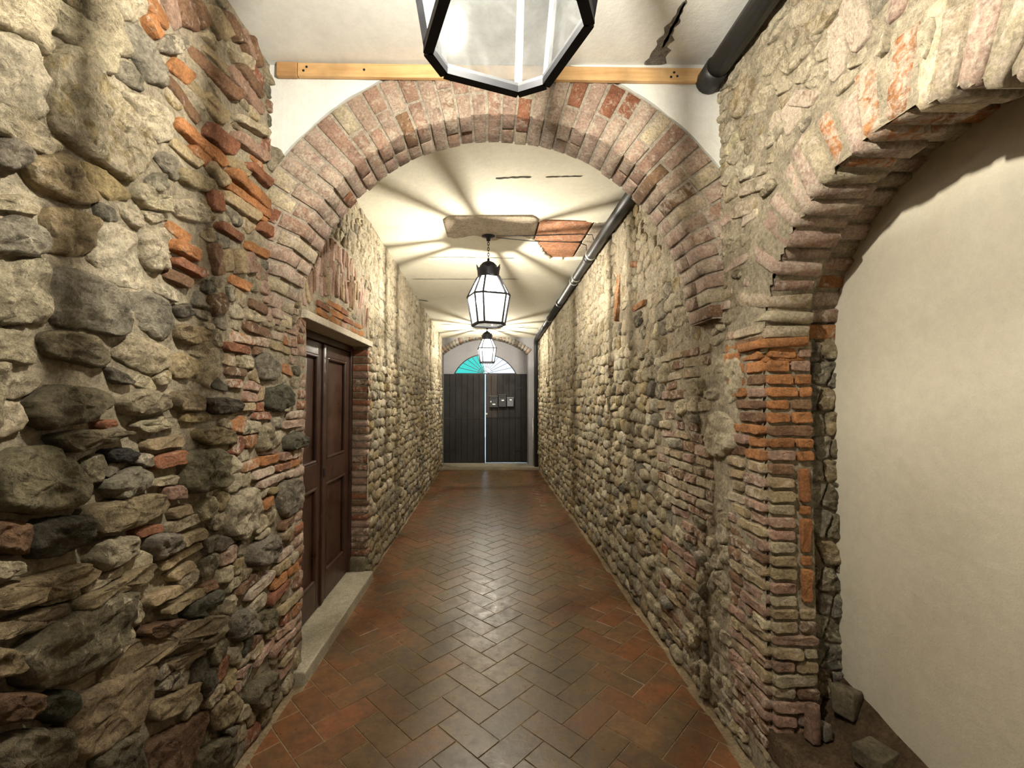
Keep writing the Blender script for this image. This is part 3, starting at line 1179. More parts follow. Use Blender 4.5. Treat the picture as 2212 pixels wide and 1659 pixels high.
# brick reveal of the side door, lintel
rv = random.Random(8)
z = 0.19
bag_near = []
while z < DZ1 - .03:
    h = rv.uniform(.056, .068)
    for (ya, yb, nm) in ((DY1 - .004, DY1 + .12, 0), (DY0 - .115, DY0, 1)):
        xo = XL + rv.uniform(.004, .02)
        z0, z1, x0 = z + .005, min(z + h - .006, DZ1 - .004), XD - .03
        fm = lambda s, t, w: (x0 + (xo - x0) * (s + 1) / 2, ya + (yb - ya) * (t + 1) / 2, z0 + (z1 - z0) * (w + 1) / 2)
        v, f = box_piece(fm, .004, rv.uniform(0, 90))
        mesh_obj('brick', v, f, M['brick'], wl, True, jitter_col(PAL[pick(rv, [('rose', 3), ('brown', 1.5), ('red', 2), ('pink', 1.5)])], rv), rv.uniform(.2, .42))
    z += h
jb = Bag()
jb.box(XD - .06, XL - .004, DY1 + .008, DY1 + .14, 0, DZ1 + .06)
jb.box(XD - .06, XL - .006, DY0 - .13, DY0 - .008, 0, DZ1 + .06)
jb.box(XD - .06, XL - .004, DY0 - .05, DY1 + .05, DZ1 + .03, DZ1 + .1)
jb.box(XD - .30, XD - .06, DY0 - .13, DY1 + .14, -.02, DZ1 + .1)  # unseen block added behind the door against daylight leaking under it
jb.obj('reveal_mortar', M['mortar'], wl)
lb = Bag()
lb.box(XD - .02, XL + .035, DY0 - .055, DY1 + .05, DZ1, DZ1 + .048)
bevel(lb.obj('lintel', M['lintel'], wl), .006)
v, f = piece([(DY1 - .01, 0.06), (DY1 + .14, .05), (DY1 + .15, .17), (DY1, .19)], FL, .02, rv, 3.0, 16, True)
mesh_obj('stone', v, f, M['stone'], wl, True, PAL['olive'], .3)
v, f = box_piece(lambda s, t, w: (XD - .02 + .17 * (s + 1) / 2, DY1 - .03 + .13 * (t + 1) / 2, .05 + .14 * (w + 1) / 2), .012, 4.0)
mesh_obj('stone', v, f, M['stone'], wl, True, PAL['olive'], .3)

sl = Bag()
sl.box(XD - .09, -0.99, DY0 - .10, DY1 - .01, -.02, .072)
sill = bevel(sl.obj('trim_1', M['slab'], None, recentre=False), .010, 3)
tag(sill, 'worn grey stone doorstep in front of the brown side door', 'doorstep', 'structure')

# ================================================================== RIGHT WALL


def in_niche(y, z, g=0.0):
    if y < NY - NR - g or y > NY + NR + g or z < LEDGE - g:
        return False
    if z < NZ:
        return True
    return math.hypot(y - NY, z - NZ) < NR + g


def disp_r(u, v):
    return 0.010 * fb(u * 3.3, v * 3.3, 17.7, 4) + 0.007 * fb(u * 10, v * 10, 12.2, 3) + 0.005


wr = grid_wall('wall_right', join_lines(steps(-2.6, .5, .15), steps(.5, 2.6, .018), steps(2.6, 6, .03), steps(6, YD + .2, .06)),
               join_lines(steps(0, 2.6, .02), steps(2.6, CEILTOP, .03)), FR, M['mortar'],
               lambda a, b, c, d: in_niche((a + b) / 2, (c + d) / 2, .012), disp_r)
tag(wr, 'right corridor wall of rubble and lime smeared brick, with the arched niche', 'wall', 'structure')
mr = Masonry(wr, FR, 41)
ro = []
rr = random.Random(42)


def cr(pts):
    return [on_x(x, y, XR) for x, y in pts]


# ring of the niche arch: bricks on edge, through the wall
a0 = 0.0
k = 0
LIMEB = [('pink', 4), ('cream', 1.5), ('mid', 2.5), ('rose', 2.5), ('orange', .9), ('tan', 1.5)]
while a0 < PI:
    da = rr.uniform(.092, .120)
    ln = rr.uniform(.20, .27)
    off = rr.uniform(-.012, .010)
    a1 = a0 + da - .020
    deep = rr.uniform(.10, .20)
    tw = rr.uniform(-.03, .03)
    for (xa, xb, rlen, rb0, tw) in ((XR - rr.uniform(.002, .016), XR + .187 + rr.uniform(-.012, .006), ln, 0, tw), (1.322, XN + .02, .12, .065, 0)):
        r0, r1 = NR + off + rb0, NR + off + rb0 + rlen
        fm = lambda s, t, w: (xa + (xb - xa) * (w + 1) / 2,
                              NY + (r0 + (r1 - r0) * (s + 1) / 2) * math.cos(a0 + tw * (s + 1) / 2 + (a1 - a0) * (t + 1) / 2),
                              NZ + (r0 + (r1 - r0) * (s + 1) / 2) * math.sin(a0 + tw * (s + 1) / 2 + (a1 - a0) * (t + 1) / 2))
        v, f = box_piece(fm, .010, rr.uniform(0, 90), flip=False)
        mesh_obj('brick', v, f, M['brick'], wr, True, jitter_col(PAL[pick(rr, LIMEB)], rr), rr.uniform(.30, .48))
    r1 = NR + ln + .01
    ro.append([(NY + r * math.cos(a), NZ + r * math.sin(a)) for r, a in ((NR - .02, a0), (r1, a0), (r1, a0 + da), (NR - .02, a0 + da))])
    a0 += da
# mortar behind the ring
mb = Bag()
nseg = 40
for i in range(nseg + 1):
    a = PI * i / nseg
    for (r, x) in ((NR + .014, XR + .004), (NR + .014, 1.310), (NR + .078, 1.312), (NR + .078, XN + .02)):
        mb.v.append((x, NY + r * math.cos(a), NZ + r * math.sin(a)))
for i in range(nseg):
    for q in range(3):
        mb.f.append((4 * i + q, 4 * i + q + 1, 4 * i + q + 5, 4 * i + q + 4))
mb.obj('arch_mortar', M['mortar'], wr, True)
ro.append([(NY - NR - .02, 0.0), (NY + NR + .005, 0.0), (NY + NR + .005, NZ), (NY - NR - .02, NZ)])
# loose second ring of slanting brick remains above
a0 = 0.25
while a0 < 2.9:
    da = rr.uniform(.09, .15)
    r0 = NR + .28 + rr.uniform(0, .03)
    r1 = r0 + rr.uniform(.10, .20)
    tw = rr.uniform(-.12, .12)
    q = [(NY + r * math.cos(a), NZ + r * math.sin(a)) for r, a in ((r0, a0), (r1, a0 + tw), (r1, a0 + tw + da * .62), (r0, a0 + da * .72))]
    if max(p[1] for p in q) < 3.1 and max(p[0] for p in q) < D1 - .02 and rr.random() < .75:
        mr.add(q, 'brick', PAL[pick(rr, LIMEB)], rr.uniform(.35, .6), rr.uniform(.006, .02), big=True)
        ro.append(q)
    a0 += da
YC = NY + NR      # pier corner
# corner pier: brick on the corridor face and on the reveal that faces the viewer
FJ = fr_y(YC)
FJ2 = fr_y(YC + .07)
z = LEDGE - .14
XJ = 1.312
while z < NZ + .10:
    h = rr.uniform(.049, .055)
    zpx = z + h / 2
    orange = 1.28 < zpx < 1.80
    tab = [('orange', 5), ('tan', 1), ('brown', .6), ('rose', .6)] if orange else [('tan', 3), ('rose', 3), ('brown', 2), ('mid', 1.5)]
    if zpx > 1.80:
        tab = LIMEB
    lim = (.05, .28) if orange else (.28, .42)
    depth = .20 if orange else rr.uniform(.22, .30)
    u = YC + .004
    first = True
    while u < YC + depth:
        l = rr.uniform(.10, .21)
        b = min(u + l, D1 - .01)
        if b - u < .04:
            break
        j = lambda: rr.uniform(-.004, .004)
        q = [(u, z + .006 + j()), (b - .01, z + .006 + j()), (b - .01, z + h - .006 + j()), (u, z + h - .006 + j())]
        if not orange or u < YC + .19:
            mr.add(q, 'brick', PAL[pick(rr, tab)], rr.uniform(*lim), rr.uniform(.010, .022), big=True)
            ro.append(q)
        u = b
    # reveal face
    if zpx > LEDGE - .02 and zpx < NZ + .02:
        vertical_zone = .72 < zpx < 1.28
        xe = 1.235 if vertical_zone else XJ
        x = XR + .002
        while x < xe - .03:
            l = rr.uniform(.08, .17)
            b = min(x + l, xe)
            if xe - b < .04:
                b = xe
            j = lambda: rr.uniform(-.004, .004)
            q = [(x, z + .006 + j()), (b - .009, z + .006 + j()), (b - .009, z + h - .006 + j()), (x, z + h - .006 + j())]
            mr.add(q, 'brick', PAL[pick(rr, tab)], rr.uniform(*lim), rr.uniform(.008, .018), FJ, True)
            x = b
    z += h
# bricks set upright at the reveal's edge
z = .74
for hh in (.145, .05, .15, .05, .15):
    q = [(1.250, z), (1.288, z), (1.288, z + hh - .015), (1.250, z + hh - .015)]
    mr.add(q, 'brick', PAL['orange'], .08, .014, FJ, True)
    z += hh
# projecting impost brick
v, f = box_piece(lambda s, t, w: (XR + .085 + .10 * s - .02, YC + .06 + .095 * t, NZ + .045 + .019 * w + .006 * s), .006, 12.0)
mesh_obj('brick', v, f, M['brick'], wr, True, PAL['orange'], .15)
v, f = box_piece(lambda s, t, w: (XR + .08 + .085 * s, YC + .07 + .075 * t, NZ - .012 + .024 * w), .008, 13.0)
mesh_obj('brick', v, f, M['brick'], wr, True, PAL['orange'], .15)
# reveal mortar, its deeper dark strip, niche sides
jm = Bag()
jm.box(XR + .006, XJ - .004, YC + .004, YC + .3, 0, NZ + .3)
jm.box(XJ - .02, XN + .08, YC + .075, YC + .3, 0, NZ + .3)
jm.box(XR + .006, XN + .08, NY - NR - .3, NY - NR, 0, NZ + .3)
jm.obj('reveal_mortar', M['mortar'], wr)
for p in rubble(XJ + .004, XN + .03, LEDGE, 2.2, (.07, .13), (.05, .10), rr, (), .005):
    mr.add(p, 'stone', PAL[pick(rr, [('olive', 2), ('grey', 3), ('tan', 2)])], .35, rr.uniform(.006, .02), FJ2, True)

# outlined pieces of the right wall
for col, lime, pts in [
    ('cream', .5, [(1532, 895), (1560, 888), (1592, 905), (1596, 960), (1580, 985), (1548, 990), (1525, 960)]),
    ('cream', .45, [(1575, 770), (1600, 765), (1612, 800), (1606, 850), (1580, 880), (1565, 850)]),
    ('mid', .45, [(1640, 120), (1690, 80), (1700, 110), (1660, 170), (1640, 165)]),
    ('mid', .45, [(1690, 150), (1720, 110), (1770, 60), (1780, 80), (1740, 130), (1705, 165)]),
    ('tan', .4, [(1620, 160), (1650, 175), (1640, 200), (1600, 260), (1575, 245), (1590, 200)]),
    ('cream', .5, [(1640, 215), (1672, 180), (1678, 200), (1655, 240), (1635, 250)]),
    ('tan', .4, [(1740, 60), (1800, 10), (1830, 5), (1800, 50), (1760, 90)]),
    ('white', .6, [(1905, 110), (1925, 70), (1930, 60), (1925, 110), (1908, 125)]),
    ('cream', .5, [(1990, 60), (2025, 30), (2030, 60), (2010, 130), (1995, 125)]),
    ('white', .5, [(1655, 300), (1700, 255), (1705, 275), (1680, 310), (1655, 325)]),
    ('mid', .4, [(1570, 520), (1610, 500), (1625, 520), (1600, 545), (1575, 550)]),
]:
    p = cr(pts)
    mr.add(p, 'stone', PAL[col], lime, rr.uniform(.012, .03), big=True)
    ro.append(p)
for q in courses(YC + .02, D1 + .02, 1.80, 2.45, .055, (.12, .24), rr, lambda p: math.hypot(p[0] - NY, p[1] - NZ) > NR + .26, .1):
    if not any(inside(np.mean(np.array(q), 0), o) for o in ro):
        mr.add(q, 'brick', PAL[pick(rr, LIMEB)], rr.uniform(.35, .58), rr.uniform(.006, .018), big=True)
        ro.append(q)
# brick patches behind the cross arch
for q in courses(2.22, 2.95, .75, 1.85, .058, (.13, .25), rr, lambda p: p[0] < 2.85 + .25 * fb(p[1] * 2, 4, 4), .25):
    if not any(inside(np.mean(np.array(q), 0), o) for o in ro):
        mr.add(q, 'brick', PAL[pick(rr, [('tan', 3), ('mid', 2), ('rose', 2), ('brown', 2)])], .38, rr.uniform(.01, .025))
        ro.append(q)
for q in courses(1.85, 2.9, .10, .70, .058, (.12, .24), rr, lambda p: fb(p[0] * 2, p[1] * 2, 9) > -.05, .2):
    if not any(inside(np.mean(np.array(q), 0), o) for o in ro):
        mr.add(q, 'brick', PAL[pick(rr, [('tan', 3), ('red', 1.5), ('rose', 2), ('brown', 2)])], .3, rr.uniform(.01, .022))
        ro.append(q)
for pts in ([(1336, 500), (1341, 500), (1341, 690), (1334, 700)], [(1342, 678), (1400, 645), (1402, 655), (1343, 692)], [(1362, 565), (1380, 565), (1380, 577), (1362, 577)]):
    p = cr(pts)
    mr.add(p, 'brick', PAL['orange'], .35, .012)
    ro.append(p)
for p in rubble(.45, 2.3, .02, 3.12, (.055, .09), (.06, .16), rr, ro, .004):
    c = np.mean(np.array(p), 0)
    if in_niche(c[0], c[1], .05):
        continue
    mr.add(p, 'stone', PAL[pick(rr, PALE)], rr.uniform(.35, .6), rr.uniform(.005, .022))
for p in rubble(2.3, YE, .02, 3.10, (.075, .12), (.08, .19), rr, ro, .004, 1.25):
    hi_ = min(1, max(0, (np.mean([q[1] for q in p]) - 1.5) / .8))
    mr.add(p, 'stone', PAL[pick(rr, PALE)], rr.uniform(.22, .42) + .15 * hi_, rr.uniform(.014, .045) * (1 - .55 * hi_))
mr.build()
Bag().box(1.60, 1.66, -2.7, YD + .2, -.1, 3.26).box(XR + .02, 1.66, YC + .28, YC + .34, 0, 3.2).obj('light_block_right', M['mortar'], None, recentre=False)  # added hidden panels, close a daylight leak beside the niche
tag(bpy.data.objects['light_block_right'], 'unseen panels added behind the right corridor wall and niche to block leaking daylight', 'wall', 'structure')

wn = Bag()
wn.box(XN, XN + .1, NY - NR - .12, YC + .14, 0.0, NZ + NR + .2)
wniche = wn.obj('wall_niche', M['niche'], None, recentre=False)
tag(wniche, 'smooth cream plaster closing the arched niche on the right', 'wall', 'structure')
# ledge of the niche and the mortar mound along the plaster
lg = []
yy = steps(NY - NR - .02, YC + .10, .04)
xx = [XR - .016] + steps(XR - .012, XN + .005, .022)
vs = []
for y in yy:
    for x in xx:
        t = max(0, (x - 1.30) / (XN - 1.30))
        mound = (.06 + .10 * max(0, (y - 1.35) / .45)) * t ** 1.4
        vs.append((x, y, LEDGE + mound + .012 * fb(x * 9, y * 9, 5.5) - (.09 if x < XR - .014 else 0)))
fs = []
nx = len(xx)
for i in range(len(yy) - 1):
    for j in range(nx - 1):
        fs.append((i * nx + j, i * nx + j + 1, (i + 1) * nx + j + 1, (i + 1) * nx + j))
ledge = mesh_obj('trim_2', vs, fs, masonry_mat('ledge_earth', base=(0.16, 0.105, 0.06), bump=0.8, fine=70), None, True, recentre=False)
tag(ledge, 'earthy brown ledge at the foot of the plastered niche', 'ledge', 'structure')
for nm, lab, ctr, dim, rot, col in [
    ('stone_block', 'flat squarish stone lying on the niche ledge', (1.355, 1.60, LEDGE + .055), (.055, .045, .03), .35, 'olive'),
    ('brick_shard', 'upright brick shard standing in the corner of the niche ledge', (1.235, 1.735, LEDGE + .07), (.016, .022, .068), .1, 'rose'),
    ('wedge_stone', 'wedge shaped stone leaning against the plaster in the niche corner', (1.395, 1.77, LEDGE + .135), (.042, .04, .05), .5, 'olive'),
    ('stone_chip', 'small stone chip beside the upright brick shard', (1.285, 1.745, LEDGE + .04), (.018, .022, .028), .2, 'grey'),
]:
    ca, sa = math.cos(rot), math.sin(rot)

    def fm(s, t, w):
        s2 = s * (1 - .25 * (w > .5)) if 'wedge' in nm else s
        x, y = s2 * dim[0], t * dim[1]
        return (ctr[0] + x * ca - y * sa, ctr[1] + x * sa + y * ca, ctr[2] + w * dim[2])
    v, f = box_piece(fm, .008, ctr[1] * 9)
    tag(mesh_obj(nm, v, f, M['stone'], None, True, PAL[col], .15), lab, 'stone')

# ================================================================== CROSS ARCH
wc_bag = Bag()
# plaster spandrels with a ragged lower edge along the ring, as a thin solid from front to back
xs = steps(XL - .05, XR + .05, .022)


def spring(x):
    d = ROUT + .004 + .010 * fb(x * 7, 3.1, 8.8)
    t = d * d - (x - ARX) ** 2
    return ARZ + math.sqrt(t) if t > 0 else ARZ


for i, x in enumerate(xs):
    zl = min(spring(x), CEILTOP - .02)
    if x < -0.95:
        zl = max(zl, 2.66)
    for (y, zz) in ((D1, zl), (D1, CEILTOP), (D2, CEILTOP), (D2, zl)):
        wc_bag.v.append((x, y + (.004 * fb(x * 5, zz * 5, 1.1) if y == D1 else 0), zz))
for i in range(len(xs) - 1):
    a, b = i * 4, (i + 1) * 4
    wc_bag.f += [(a, b, b + 1, a + 1), (a + 2, b + 2, b + 3, a + 3), (a + 3, b + 3, b, a)]
wc = wc_bag.obj('wall_cross', M['plaster'], None, False, False)
tag(wc, 'white plastered cross wall carried by the pink brick arch over the corridor', 'wall', 'structure')
# mortar core of the ring
cb = Bag()
A0, A1 = 0.03, PI + 0.06
ns = 60
for i in range(ns + 1):
    a = A0 + (A1 - A0) * i / ns
    ca, sa = math.cos(a), math.sin(a)
    dl = .075 * max(0, (a - 2.5) / .64) ** 2
    for r, y in ((RIN + dl + .008, D1 + .006), (ROUT - .002, D1 + .006), (ROUT - .002, D2 - .006), (RIN + dl + .008, D2 - .006)):
        cb.v.append((ARX + r * ca, y, min(ARZ + r * sa, CEILTOP - .03)))
for i in range(ns):
    a, b = i * 4, (i + 1) * 4
    for k in range(4):
        l = (k + 1) % 4
        cb.f.append((a + k, a + l, b + l, b + k))
cb.obj('ring_mortar', masonry_mat('arch_mortar', base=(0.55, 0.48, 0.39), bump=0.6, fine=80, lo=.8, hi=1.15), wc, False)
ra = random.Random(77)
nv = 46
ROSY = [('pink', 6), ('rose', 3), ('cream', 1.2), ('red', .5), ('brown', .2), ('mid', .5)]
XLW, XRW = XL - .02, XR + .02


def leftoff(a):
    return .075 * max(0, (a - 2.5) / .64) ** 2


for k in range(nv):
    a0 = A0 + (A1 - A0) * k / nv
    a1 = A0 + (A1 - A0) * (k + 1) / nv
    g = .0055
    a0, a1 = a0 + g, a1 - g
    depths = [(D1, D2)] if ra.random() < .35 else [(D1, D1 + .115), (D1 + .127, D2)]
    for (ya, yb) in depths:
        rs_ = [RIN, ROUT]
        t = ra.random()
        if t < .7:
            rs_ = [RIN, RIN + ra.choice((.115, .135, .155, .10)), ROUT]
        for i in range(len(rs_) - 1):
            r0 = rs_[i] + (.006 if i else ra.uniform(-.006, .006))
            r1 = rs_[i + 1] - .006
            dl = leftoff((a0 + a1) / 2)
            r0, r1 = r0 + dl, r1 + dl
            yo = ra.uniform(-.005, .004)
            fm = lambda s, tt, w: (ARX + (r0 + (r1 - r0) * (s + 1) / 2) * math.cos(a0 + (a1 - a0) * (tt + 1) / 2),
                                   ya + yo + (yb - ya) * (1 - (w + 1) / 2),
                                   min(ARZ + (r0 + (r1 - r0) * (s + 1) / 2) * math.sin(a0 + (a1 - a0) * (tt + 1) / 2), CEILTOP - .03))
            v, f = box_piece(fm, .003, ra.uniform(0, 90), crisp=True)
            mesh_obj('brick', v, f, M['brick'], wc, True, jitter_col(PAL[pick(ra, ROSY)], ra, .10), ra.uniform(.30, .46))
# mortar joint between arch and left wall
v, f = piece([on_y(x, y, D1) for x, y in [(574, 312), (600, 318), (615, 328), (604, 345), (588, 372), (578, 360)]], fr_y(D1), .012, ra, 2.0, 16, True)
mesh_obj('mortar_patch', v, f, M['mortar'], wc)

# ================================================================== CEILING
cbag = Bag()
cbag.box(XL - .1, XR + .3, -2.6, D1 + .02, 3.165, 3.265)
ceil_a = cbag.obj('ceiling', M['plaster'], None, recentre=False)
tag(ceil_a, 'white plaster ceiling of the near bay above the first lantern', 'ceiling', 'structure')
HOLE_PX = [(1040, 494), (1062, 489), (1100, 485), (1160, 484), (1230, 484), (1312, 480), (1318, 498), (1296, 530), (1290, 556), (1240, 555), (1192, 556),
           (1178, 547), (1166, 530), (1160, 520), (1135, 513), (1090, 508), (1070, 502)]
HOLE = [on_z(x, y, 3.125) for x, y in HOLE_PX]
cu = join_lines(steps(XL - .08, -.15, .06), steps(-.15, XR + .08, .014))
cv = join_lines(steps(D2 - .02, 3.9, .08), steps(3.9, 5.0, .014), steps(5.0, YD + .3, .10))


def hole_skip(a, b, c, d):
    p = ((a + b) / 2, (c + d) / 2)
    return inside((p[0] + .02 * fb(p[0] * 9, p[1] * 9, 3), p[1] + .02 * fb(p[0] * 9, p[1] * 9, 6)), HOLE)


def ceil_disp(u, v):
    return ceil_z(v) + .006 * fb(u * 1.5, v * 1.5, 4.4) - (0.02 * ((u - .03) / 1.1) ** 2)


ceil_b = grid_wall('ceiling', cu, cv, (lambda u, v, w: (u, v, w), False), M['ceiling'], hole_skip, ceil_disp)
tag(ceil_b, 'cream plaster ceiling of the long bay beyond the arch, broken open at one place', 'ceiling', 'structure')
bm = bmesh.new()
bm.from_mesh(ceil_b.data)
be = [e for e in bm.edges if e.is_boundary and all(-.3 < v.co.x < XR + .04 and 3.7 < v.co.y < 5.0 for v in e.verts)]
ex = bmesh.ops.extrude_edge_only(bm, edges=be)
for g in ex['geom']:
    if isinstance(g, bmesh.types.BMVert):
        g.co.z += .05
bmesh.ops.delete(bm, geom=[v for v in bm.verts if not v.link_faces], context='VERTS')
bm.to_mesh(ceil_b.data)
bm.free()
tb = Bag()
tb.box(-.4, XR + .1, 3.6, 5.1, 3.155, 3.20)
tb.obj('slab_mortar', M['peel'], ceil_b)
tile_spec = [(-.40, .445, 3.8, 4.9, 'mid', .45), (.462, .94, 3.9, 4.42, 'orange', .34), (.462, .94, 4.435, 5.0, 'orange', .30), (.955, 1.2, 3.8, 5.0, 'mid', .5)]
for (xa, xb, ya, yb, col, lime) in tile_spec:
    v, f = box_piece(lambda s, t, w: (xa + (xb - xa) * (s + 1) / 2, ya + (yb - ya) * (t + 1) / 2, 3.139 + .012 * w), .003, xa * 7 + 3)
    mesh_obj('tile', v, f, M['brick'], ceil_b, True, (0.50, 0.235, 0.13) if col == 'orange' else PAL[col], lime)


def crack(pts, ws, mat, parent, front=True):
    """thin ragged opening along a line on the ceiling, pixel points"""
    Zc = 3.122 if front else None
    P = []
    for x, y in pts:
        if front:
            P.append((*on_z(x, y, 3.1635), 3.1635))
        else:
            zc = 3.13
            for _ in range(4):
                q = on_z(x, y, zc)
                zc = ceil_disp(q[0], q[1]) - .0022
            P.append((q[0], q[1], zc))
    b = Bag()
    n = 26
    A = np.array(P)
    t = np.linspace(0, 1, len(P))
    tt = np.linspace(0, 1, n)
    C = np.stack([np.interp(tt, t, A[:, k]) for k in range(3)], 1)
    W = np.interp(tt, t, ws)
    for i in range(n):
        d = C[min(i + 1, n - 1)] - C[max(i - 1, 0)]
        d = d[:2] / np.linalg.norm(d[:2])
        nrm = np.array((-d[1], d[0]))
        for s in (-1, 1):
            w = W[i] * (1 + .9 * noise.noise((C[i][0] * 30, C[i][1] * 30, s * 5.0))) * (0.15 if i in (0, n - 1) else 1)
            q = C[i][:2] + nrm * s * w
            b.v.append((q[0], q[1], C[i][2] + .0 * s))
    for i in range(n - 1):
        b.f.append((2 * i, 2 * i + 2, 2 * i + 3, 2 * i + 1))
    return b.obj('crack', mat, parent)


crack([(1482, 0), (1460, 40), (1436, 85), (1412, 145)], [.008, .016, .03, .05], M['peel'], ceil_a)
crack([(1480, 5), (1458, 50), (1430, 105)], [.004, .007, .006], M['crack'], ceil_a)
for pts, w in [(([(1070, 386), (1105, 384), (1148, 383)]), .010), ([(1178, 383), (1215, 382), (1258, 381)], .006), ([(925, 556), (1000, 556), (1116, 558)], .006),
               ([(888, 603), (1000, 603), (1122, 603)], .010), ([(950, 701), (1060, 702), (1150, 706)], .012), ([(955, 715), (1040, 716), (1130, 718)], .014),
               ([(905, 648), (925, 651)], .02)]:
    crack(pts, [w] * len(pts), M['crack'], ceil_b, False)

# ================================================================== END WALL, GATE, FANLIGHT
ew = Bag()
XG0, XG1 = -1.045, 0.905
ew.box(XG1, XR + .15, YE, YD + .12, 0, 3.1)
ew.box(XL - .1, XG0, YE, YD + .12, 0, 3.1)
we = ew.obj('wall_end', M['greyplaster'], None, recentre=False)
tag(we, 'far end wall around the double gate at the end of the corridor', 'wall', 'structure')
# lintel wall above the segmental arch
ecx, erise, eh = (XG0 + XG1) / 2, .36, (XG1 - XG0) / 2
ER = (eh ** 2 + erise ** 2) / (2 * erise)
EZ = 2.60 + erise - ER - .04
hb = Bag()
xs = steps(XG0, XG1, .05)
for x in xs:
    zl = EZ + math.sqrt(max(0, (ER + .014) ** 2 - (x - ecx) ** 2))
    for y, zz in ((YE, zl), (YE, 3.15), (YD + .1, 3.15), (YD + .1, zl)):
        hb.v.append((x, y, zz))
for i in range(len(xs) - 1):
    a, b = i * 4, i * 4 + 4
    hb.f += [(a, b, b + 1, a + 1), (a + 3, b + 3, b, a), (a + 2, b + 2, b + 3, a + 3)]
hb.obj('head_wall', M['greyplaster'], we)
ang = math.asin(eh / ER)
nb = 28
for k in range(nb):
    a0 = -ang + 2 * ang * k / nb + .006
    a1 = -ang + 2 * ang * (k + 1) / nb - .006
    fm = lambda s, t, w: (ecx + (ER + .06 + .058 * s) * math.sin((a0 + a1) / 2 + (a1 - a0) / 2 * t), YE + .19 + .21 * w, EZ + (ER + .06 + .058 * s) * math.cos((a0 + a1) / 2 + (a1 - a0) / 2 * t))
    v, f = box_piece(fm, .004, k * 1.3, flip=True)
    mesh_obj('brick', v, f, M['brick'], we, True, jitter_col(PAL[pick(ra, [('brown', 1), ('grey', 2), ('rose', 1)])], ra), .35)
# tympanum with the fanlight opening
FX, FZ0 = -.075, 2.125
FHW, FR_ = .735, .475
FRAD = (FHW ** 2 + FR_ ** 2) / (2 * FR_)
FCZ = FZ0 + FR_ - FRAD
ty = Bag()
xs = join_lines(steps(XG0 - .02, FX - FHW, .05), steps(FX - FHW, FX + FHW, .035), steps(FX + FHW, XG1 + .02, .05))
for x in xs:
    zi = FZ0
    if abs(x - FX) < FHW:
        zi = FCZ + math.sqrt(FRAD ** 2 - (x - FX) ** 2)
    zo = EZ + math.sqrt(max(0, (ER + .08) ** 2 - (x - ecx) ** 2))
    for y, zz in ((YD, zi), (YD, zo), (YD + .1, zo), (YD + .1, zi)):
        ty.v.append((x, y, zz))
for i in range(len(xs) - 1):
    a, b = i * 4, i * 4 + 4
    ty.f += [(a, b, b + 1, a + 1), (a + 3, b + 3, b, a), (a + 2, b + 2, b + 3, a + 3)]
ty.obj('tympanum', M['greyplaster'], we)

fan = empty('window_1', (FX, YD + .05, FZ0))
tag(fan, 'half round fanlight with turquoise and pale panes above the gate', 'window', 'structure')
fb_ = Bag()


def fan_pt(a, r=None):
    """point on the rim seen from the hub at angle a (0 right, pi left); or at radius r"""
    dx, dz = math.cos(a), math.sin(a)
    oz = FZ0 + .01 - FCZ
    bq = dz * oz
    rim = -bq + math.sqrt(bq * bq - (oz * oz - (FRAD - .01) ** 2))
    rim = rim if r is None else min(r, rim)
    return (FX + dx * rim, YD + .05, FZ0 + .01 + dz * rim)


nrad = 14
for i in range(40):
    a, b = PI * i / 40, PI * (i + 1) / 40
    fb_.bar(fan_pt(a), fan_pt(b), .010, .012, (0, 1, 0))
fb_.bar((FX - FHW, YD + .05, FZ0 + .012), (FX + FHW, YD + .05, FZ0 + .012), .012, .014, (0, 1, 0))
fb_.obj('window_frame', M['iron'], fan)
for k in range(1, nrad):
    a = PI * k / nrad
    Bag().bar(fan_pt(a, .06), fan_pt(a), .006, .006, (0, 1, 0)).obj('glazing_bar', M['iron'], fan)
hub = Bag()
for i in range(24):
    a, b = PI * i / 24, PI * (i + 1) / 24
    hub.bar(fan_pt(a, .17), fan_pt(b, .17), .004, .006, (0, 1, 0))
    hub.bar(fan_pt(a, .06), fan_pt(b, .06), .004, .006, (0, 1, 0))
hub.obj('hub_ring', M['iron'], fan)
for k in range(nrad):
    a, b = PI * k / nrad, PI * (k + 1) / nrad
    m_ = (a + b) / 2
    pts = [fan_pt(a, .012), fan_pt(a), fan_pt(m_), fan_pt(b), fan_pt(b, .012)]
    pb = Bag()
    pb.v = [(p[0], p[1] + .012, p[2]) for p in pts] + [(p[0], p[1] + .016, p[2]) for p in pts]
    pb.f = [(0, 1, 2, 3, 4), (9, 8, 7, 6, 5)]
    pb.obj('pane', M['turq'] if k >= 8 else M['pale'], fan)

